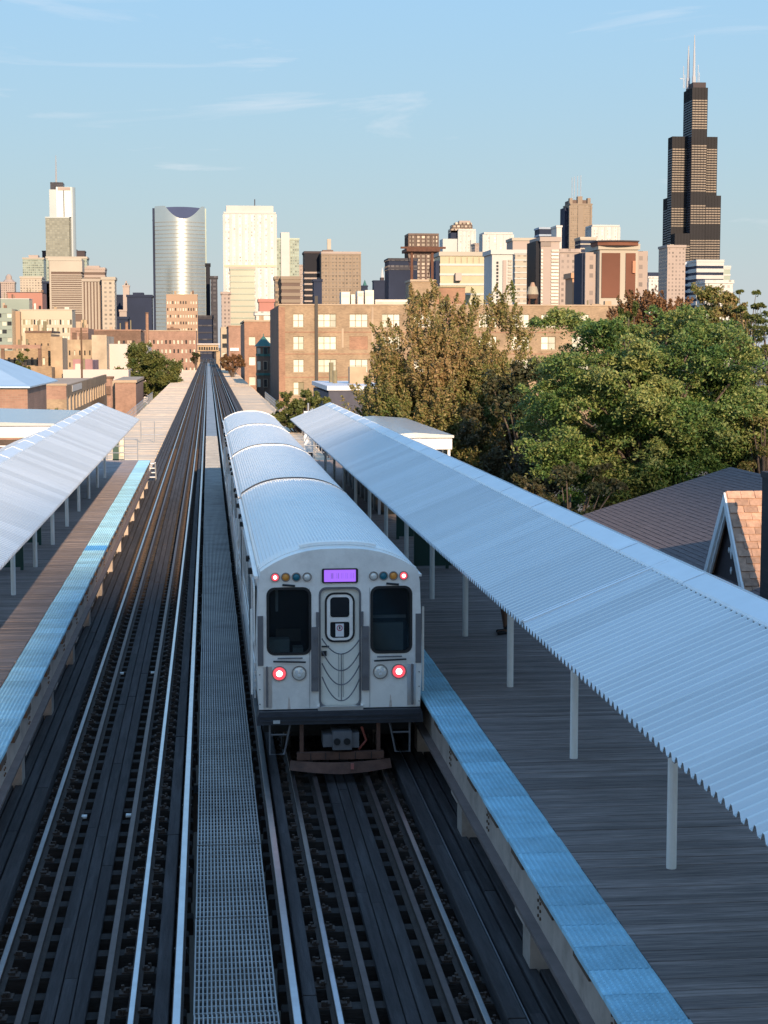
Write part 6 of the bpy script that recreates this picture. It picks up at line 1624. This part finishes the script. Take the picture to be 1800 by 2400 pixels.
def tree(name, label, cx, cy, zbase, cz, rx, ry, rz, nclump, nper, leaf, m, style='round', group=None, upbias=0.35, trunk_r=0.22, cat='tree', extra=()):
    t_ = thing(name, (cx, cy, zbase), label, cat, group)
    C = np.array([cx, cy, cz])
    u = rng.normal(size=(nclump, 3)); u /= np.linalg.norm(u, axis=1)[:, None]
    rad = np.where(rng.random(nclump) < 0.25, rng.uniform(0.2, 0.7, nclump), rng.uniform(0.78, 1.0, nclump))
    cl = C + u*rad[:, None]*np.array([rx, ry, rz])
    cl = np.vstack([cl]+[np.array(e)[None, :] for e in extra]) if len(extra) else cl
    nc = len(cl)
    R0 = min(rx, rz)
    size = R0*rng.uniform(0.12, 0.22, nc)
    P = []
    for i in range(nc):
        nsub = 9; s_ = size[i]
        out_ = cl[i]-C; out_ = out_/(np.linalg.norm(out_)+1e-6)
        if style == 'spiky':                       # ascending feathery shoots
            ax = cl[i]-(C-np.array([0, 0, rz*1.1])); ax /= np.linalg.norm(ax); ax = ax*0.8+np.array([0, 0, 0.6]); ax /= np.linalg.norm(ax)
            for j in range(nsub):
                k_ = int(nper/nsub*rng.uniform(0.6, 1.4)); o_ = rng.normal(size=3)*s_*0.55
                a2 = ax+rng.normal(size=3)*0.28; a2 /= np.linalg.norm(a2)
                ln = rng.uniform(-0.6, 1, k_)*s_*1.15
                P.append(cl[i]+o_+a2*ln[:, None]+rng.normal(size=(k_, 3))*s_*0.17*(1.1-np.abs(ln)/(s_*1.2))[:, None])
        else:
            fl = np.array([1.0, 1.0, 0.45]) if style == 'layered' else np.array([0.9, 0.9, 0.8])
            for j in range(nsub):
                k_ = int(nper/nsub*rng.uniform(0.5, 1.5)); o_ = rng.normal(size=3)*s_*0.62*fl
                q = rng.normal(size=(k_, 3))*s_*0.24*(np.array([1.25, 1.25, 0.40]) if style == 'layered' else 1.0)
                if style == 'layered': q[:, 2] -= 0.9*(q[:, 0]**2+q[:, 1]**2)/max(s_, .1)
                P.append(cl[i]+o_+q)
    P = np.vstack(P)
    P = P[P[:, 2] > zbase+0.3]
    put('crown', leaf_mesh('crown', P, leaf, m, upbias), t_)
    tb = MB()
    top = Vector((cx, cy, cz+rz*0.35))
    b0 = Vector((cx, cy, zbase))
    tb.tube([b0, b0.lerp(top, 0.3)+Vector((0.1*rx*0.3, 0, 0)), b0.lerp(top, 0.65)-Vector((0.1*rx*0.3, 0, 0)), top], [trunk_r, trunk_r*0.8, trunk_r*0.5, trunk_r*0.15], 8)
    tb.build('trunk', M_BARK, t_, smooth=True)
    lb = MB()
    for i in rng.choice(nc, min(nc, 46), replace=False):
        e = Vector(cl[i]); f = 0.25+0.5*max(0, min(1, (e.z-zbase)/(cz+rz-zbase)))*random.uniform(0.6, 1)
        s0 = b0.lerp(top, f); mid = s0.lerp(e, 0.5)+Vector((0, 0, 0.12*(e-s0).length))
        lb.tube([s0, mid, e], [trunk_r*0.33, trunk_r*0.2, trunk_r*0.06], 5)
    lb.build('limbs', M_BARK, t_)
    return t_
def X_(px, Y): return at(px, 900, Y).x
def Z_(py, Y): return at(900, py, Y).z
def ptree(name, label, px, pt, pb, pw, Y, nclump, nper, leaf, m, style='round', group=None, zb=GZ, depth=None, upbias=0.35, tr=0.22, cat='tree', extra=()):
    x = X_(px, Y); rx = pw/2*Y/FPX; zt, zb_ = Z_(pt, Y), Z_(pb, Y)
    return tree(name, label, x, Y, zb, (zt+zb_)/2, rx, depth or rx, (zt-zb_)/2, nclump, nper, leaf, m, style, group, upbias, tr, cat, extra)
GRP = 'trees beside the right platform'
YT = 84
ptree('maple_tree', 'tall olive brown tree with feathery upright shoots right of the canopy', 1040, 770, 1300, 370, YT, 250, 1150, 0.15, L_BROWN, 'spiky', GRP, upbias=0.2, tr=0.3,
      extra=[(X_(x, YT), YT+d, Z_(y, YT)) for x, y, d in ((985, 720, 0), (960, 760, -1), (1040, 735, 1), (1165, 745, 1), (1200, 775, 0), (1180, 720, 1), (1080, 730, 0), (905, 800, -1), (880, 860, -1), (860, 930, -1), (1215, 830, 0), (1000, 705, 0), (1150, 850, -2), (1180, 900, -2), (1140, 950, -3), (1170, 1000, -3), (1120, 1050, -3), (1090, 1100, -3), (1200, 950, -2), (1100, 900, -3), (1050, 1000, -4), (950, 1000, -3), (900, 960, -2))])
YL = 60
ptree('locust_tree', 'large spreading yellow green tree above the shingled roof', 1530, 722, 1185, 570, YL, 215, 1250, 0.122, L_LOCUST, 'layered', GRP, upbias=0.6, tr=0.32,
      extra=[(X_(x, YL), YL+d, Z_(y, YL)) for x, y, d in ((1250, 1035, -2), (1275, 1065, -2), (1310, 1045, -2), (1330, 900, -1), (1300, 930, -1), (1345, 1090, -2), (1390, 1120, -2), (1290, 1090, -1.5), (1310, 860, 0), (1345, 735, 2), (1310, 745, 2), (1375, 750, 2), (1290, 1010, -2), (1330, 1150, -2), (1390, 1170, -1), (1450, 1150, -2), (1560, 1130, -2), (1640, 1110, -2), (1400, 830, -2), (1500, 900, -3), (1600, 1000, -3.5), (1480, 1040, -3.5))])
ptree('dark_tree', 'tree with shade-darkened leaf colour between the brown and yellow green trees', 1235, 850, 1290, 300, 76, 80, 700, 0.2, L_DARK, 'round', GRP, tr=0.25)
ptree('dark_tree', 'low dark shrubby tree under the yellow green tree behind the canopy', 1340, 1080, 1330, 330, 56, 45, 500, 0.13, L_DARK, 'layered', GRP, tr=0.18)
ptree('rusty_tree', 'rust brown treetop left of the beige tower', 1530, 690, 900, 210, 112, 60, 500, 0.24, L_RUSTY, 'spiky', GRP, tr=0.25)
ptree('rusty_tree', 'rust and olive treetop below the black tower', 1670, 668, 900, 170, 104, 60, 500, 0.22, L_BROWN, 'round', GRP, tr=0.25)
ptree('green_tree', 'small dark green treetop left of the rust brown one', 1472, 690, 860, 60, 100, 14, 300, 0.18, L_GREEN, 'spiky', GRP, tr=0.18)
ptree('green_tree', 'dark green treetop at right against the sky', 1745, 664, 900, 90, 96, 22, 400, 0.16, L_GREEN, 'layered', GRP, tr=0.2)
ptree('green_tree', 'green tree filling the right edge behind the locust', 1810, 705, 1100, 190, 78, 50, 700, 0.13, L_GREEN, 'layered', GRP, tr=0.25)
ptree('rusty_tree', 'rust tinted tree at the right edge above the roof ridge', 1795, 900, 1180, 150, 57, 34, 600, 0.11, L_BROWN, 'layered', GRP, tr=0.2)
# roadside and far trees
ptree('roadside_tree', 'rounded green tree beside the left tan deck', 349, 812, 968, 150, 345, 70, 600, 0.5, L_GREEN, 'round', 'trees along the street', tr=0.35)
ptree('street_tree', 'olive brown tree right of the far tracks', 545, 830, 868, 60, 400, 40, 120, 0.6, L_RUSTY, 'round', 'trees along the street', tr=0.25)
ptree('street_tree', 'dark small tree left of the far tracks', 459, 826, 850, 26, 620, 24, 90, 0.8, L_DARK, 'round', 'trees along the street', tr=0.3)
ptree('garden_tree', 'bushy green tree in front of the tan brick building base', 712, 916, 1010, 150, 142, 60, 240, 0.26, L_GREEN, 'round', 'trees along the street', tr=0.2)
ptree('garden_tree', 'green bush in front of the brick workshop at left', 118, 958, 1050, 95, 190, 40, 180, 0.3, L_GREEN, 'round', 'trees along the street', tr=0.2)
ptree('garden_tree', 'yellow green tree at the left edge by the workshop', -12, 925, 1060, 80, 165, 40, 180, 0.28, L_LOCUST, 'round', 'trees along the street', tr=0.2)
ptree('garden_tree', 'olive bush left of the long low shed', 60, 815, 880, 40, 320, 16, 90, 0.5, L_GREEN, 'round', 'trees along the street', tr=0.2)

# ================================================================== added slab out of view behind the camera, shaped to shade the foreground
st = thing('shade_slab', (80, -310, GZ), 'unseen stepped slab added far behind the camera to shade the station', 'shade blocker')
prof0 = [(60, 22.9), (23, 22.9), (23, 14.2), (16.0, 14.2), (15.9, 25.0), (14.6, 24.9), (12.1, 22.8), (9.5, 19.0), (4.0, 16.9), (3.2, 16.5), (2.7, 9.6), (0.4, 9.4)]
BACK = 300.0                                  # how far back the added slab stands
prof = [(0.4+BACK*0.1584, GZ), (60+BACK*0.1584, GZ)] + [(x+BACK*0.1584, z+BACK*0.329) for x, z in prof0]
MB().prism_y(prof, -30-BACK, -4-BACK).build('wall', M_BRICK, st)
MB().box(-30, 0.35+BACK*0.1584, -30-BACK, -8-BACK, GZ, 12.0).build('slab_low_wing', M_BRICKO, st)  # low wing of the added slab
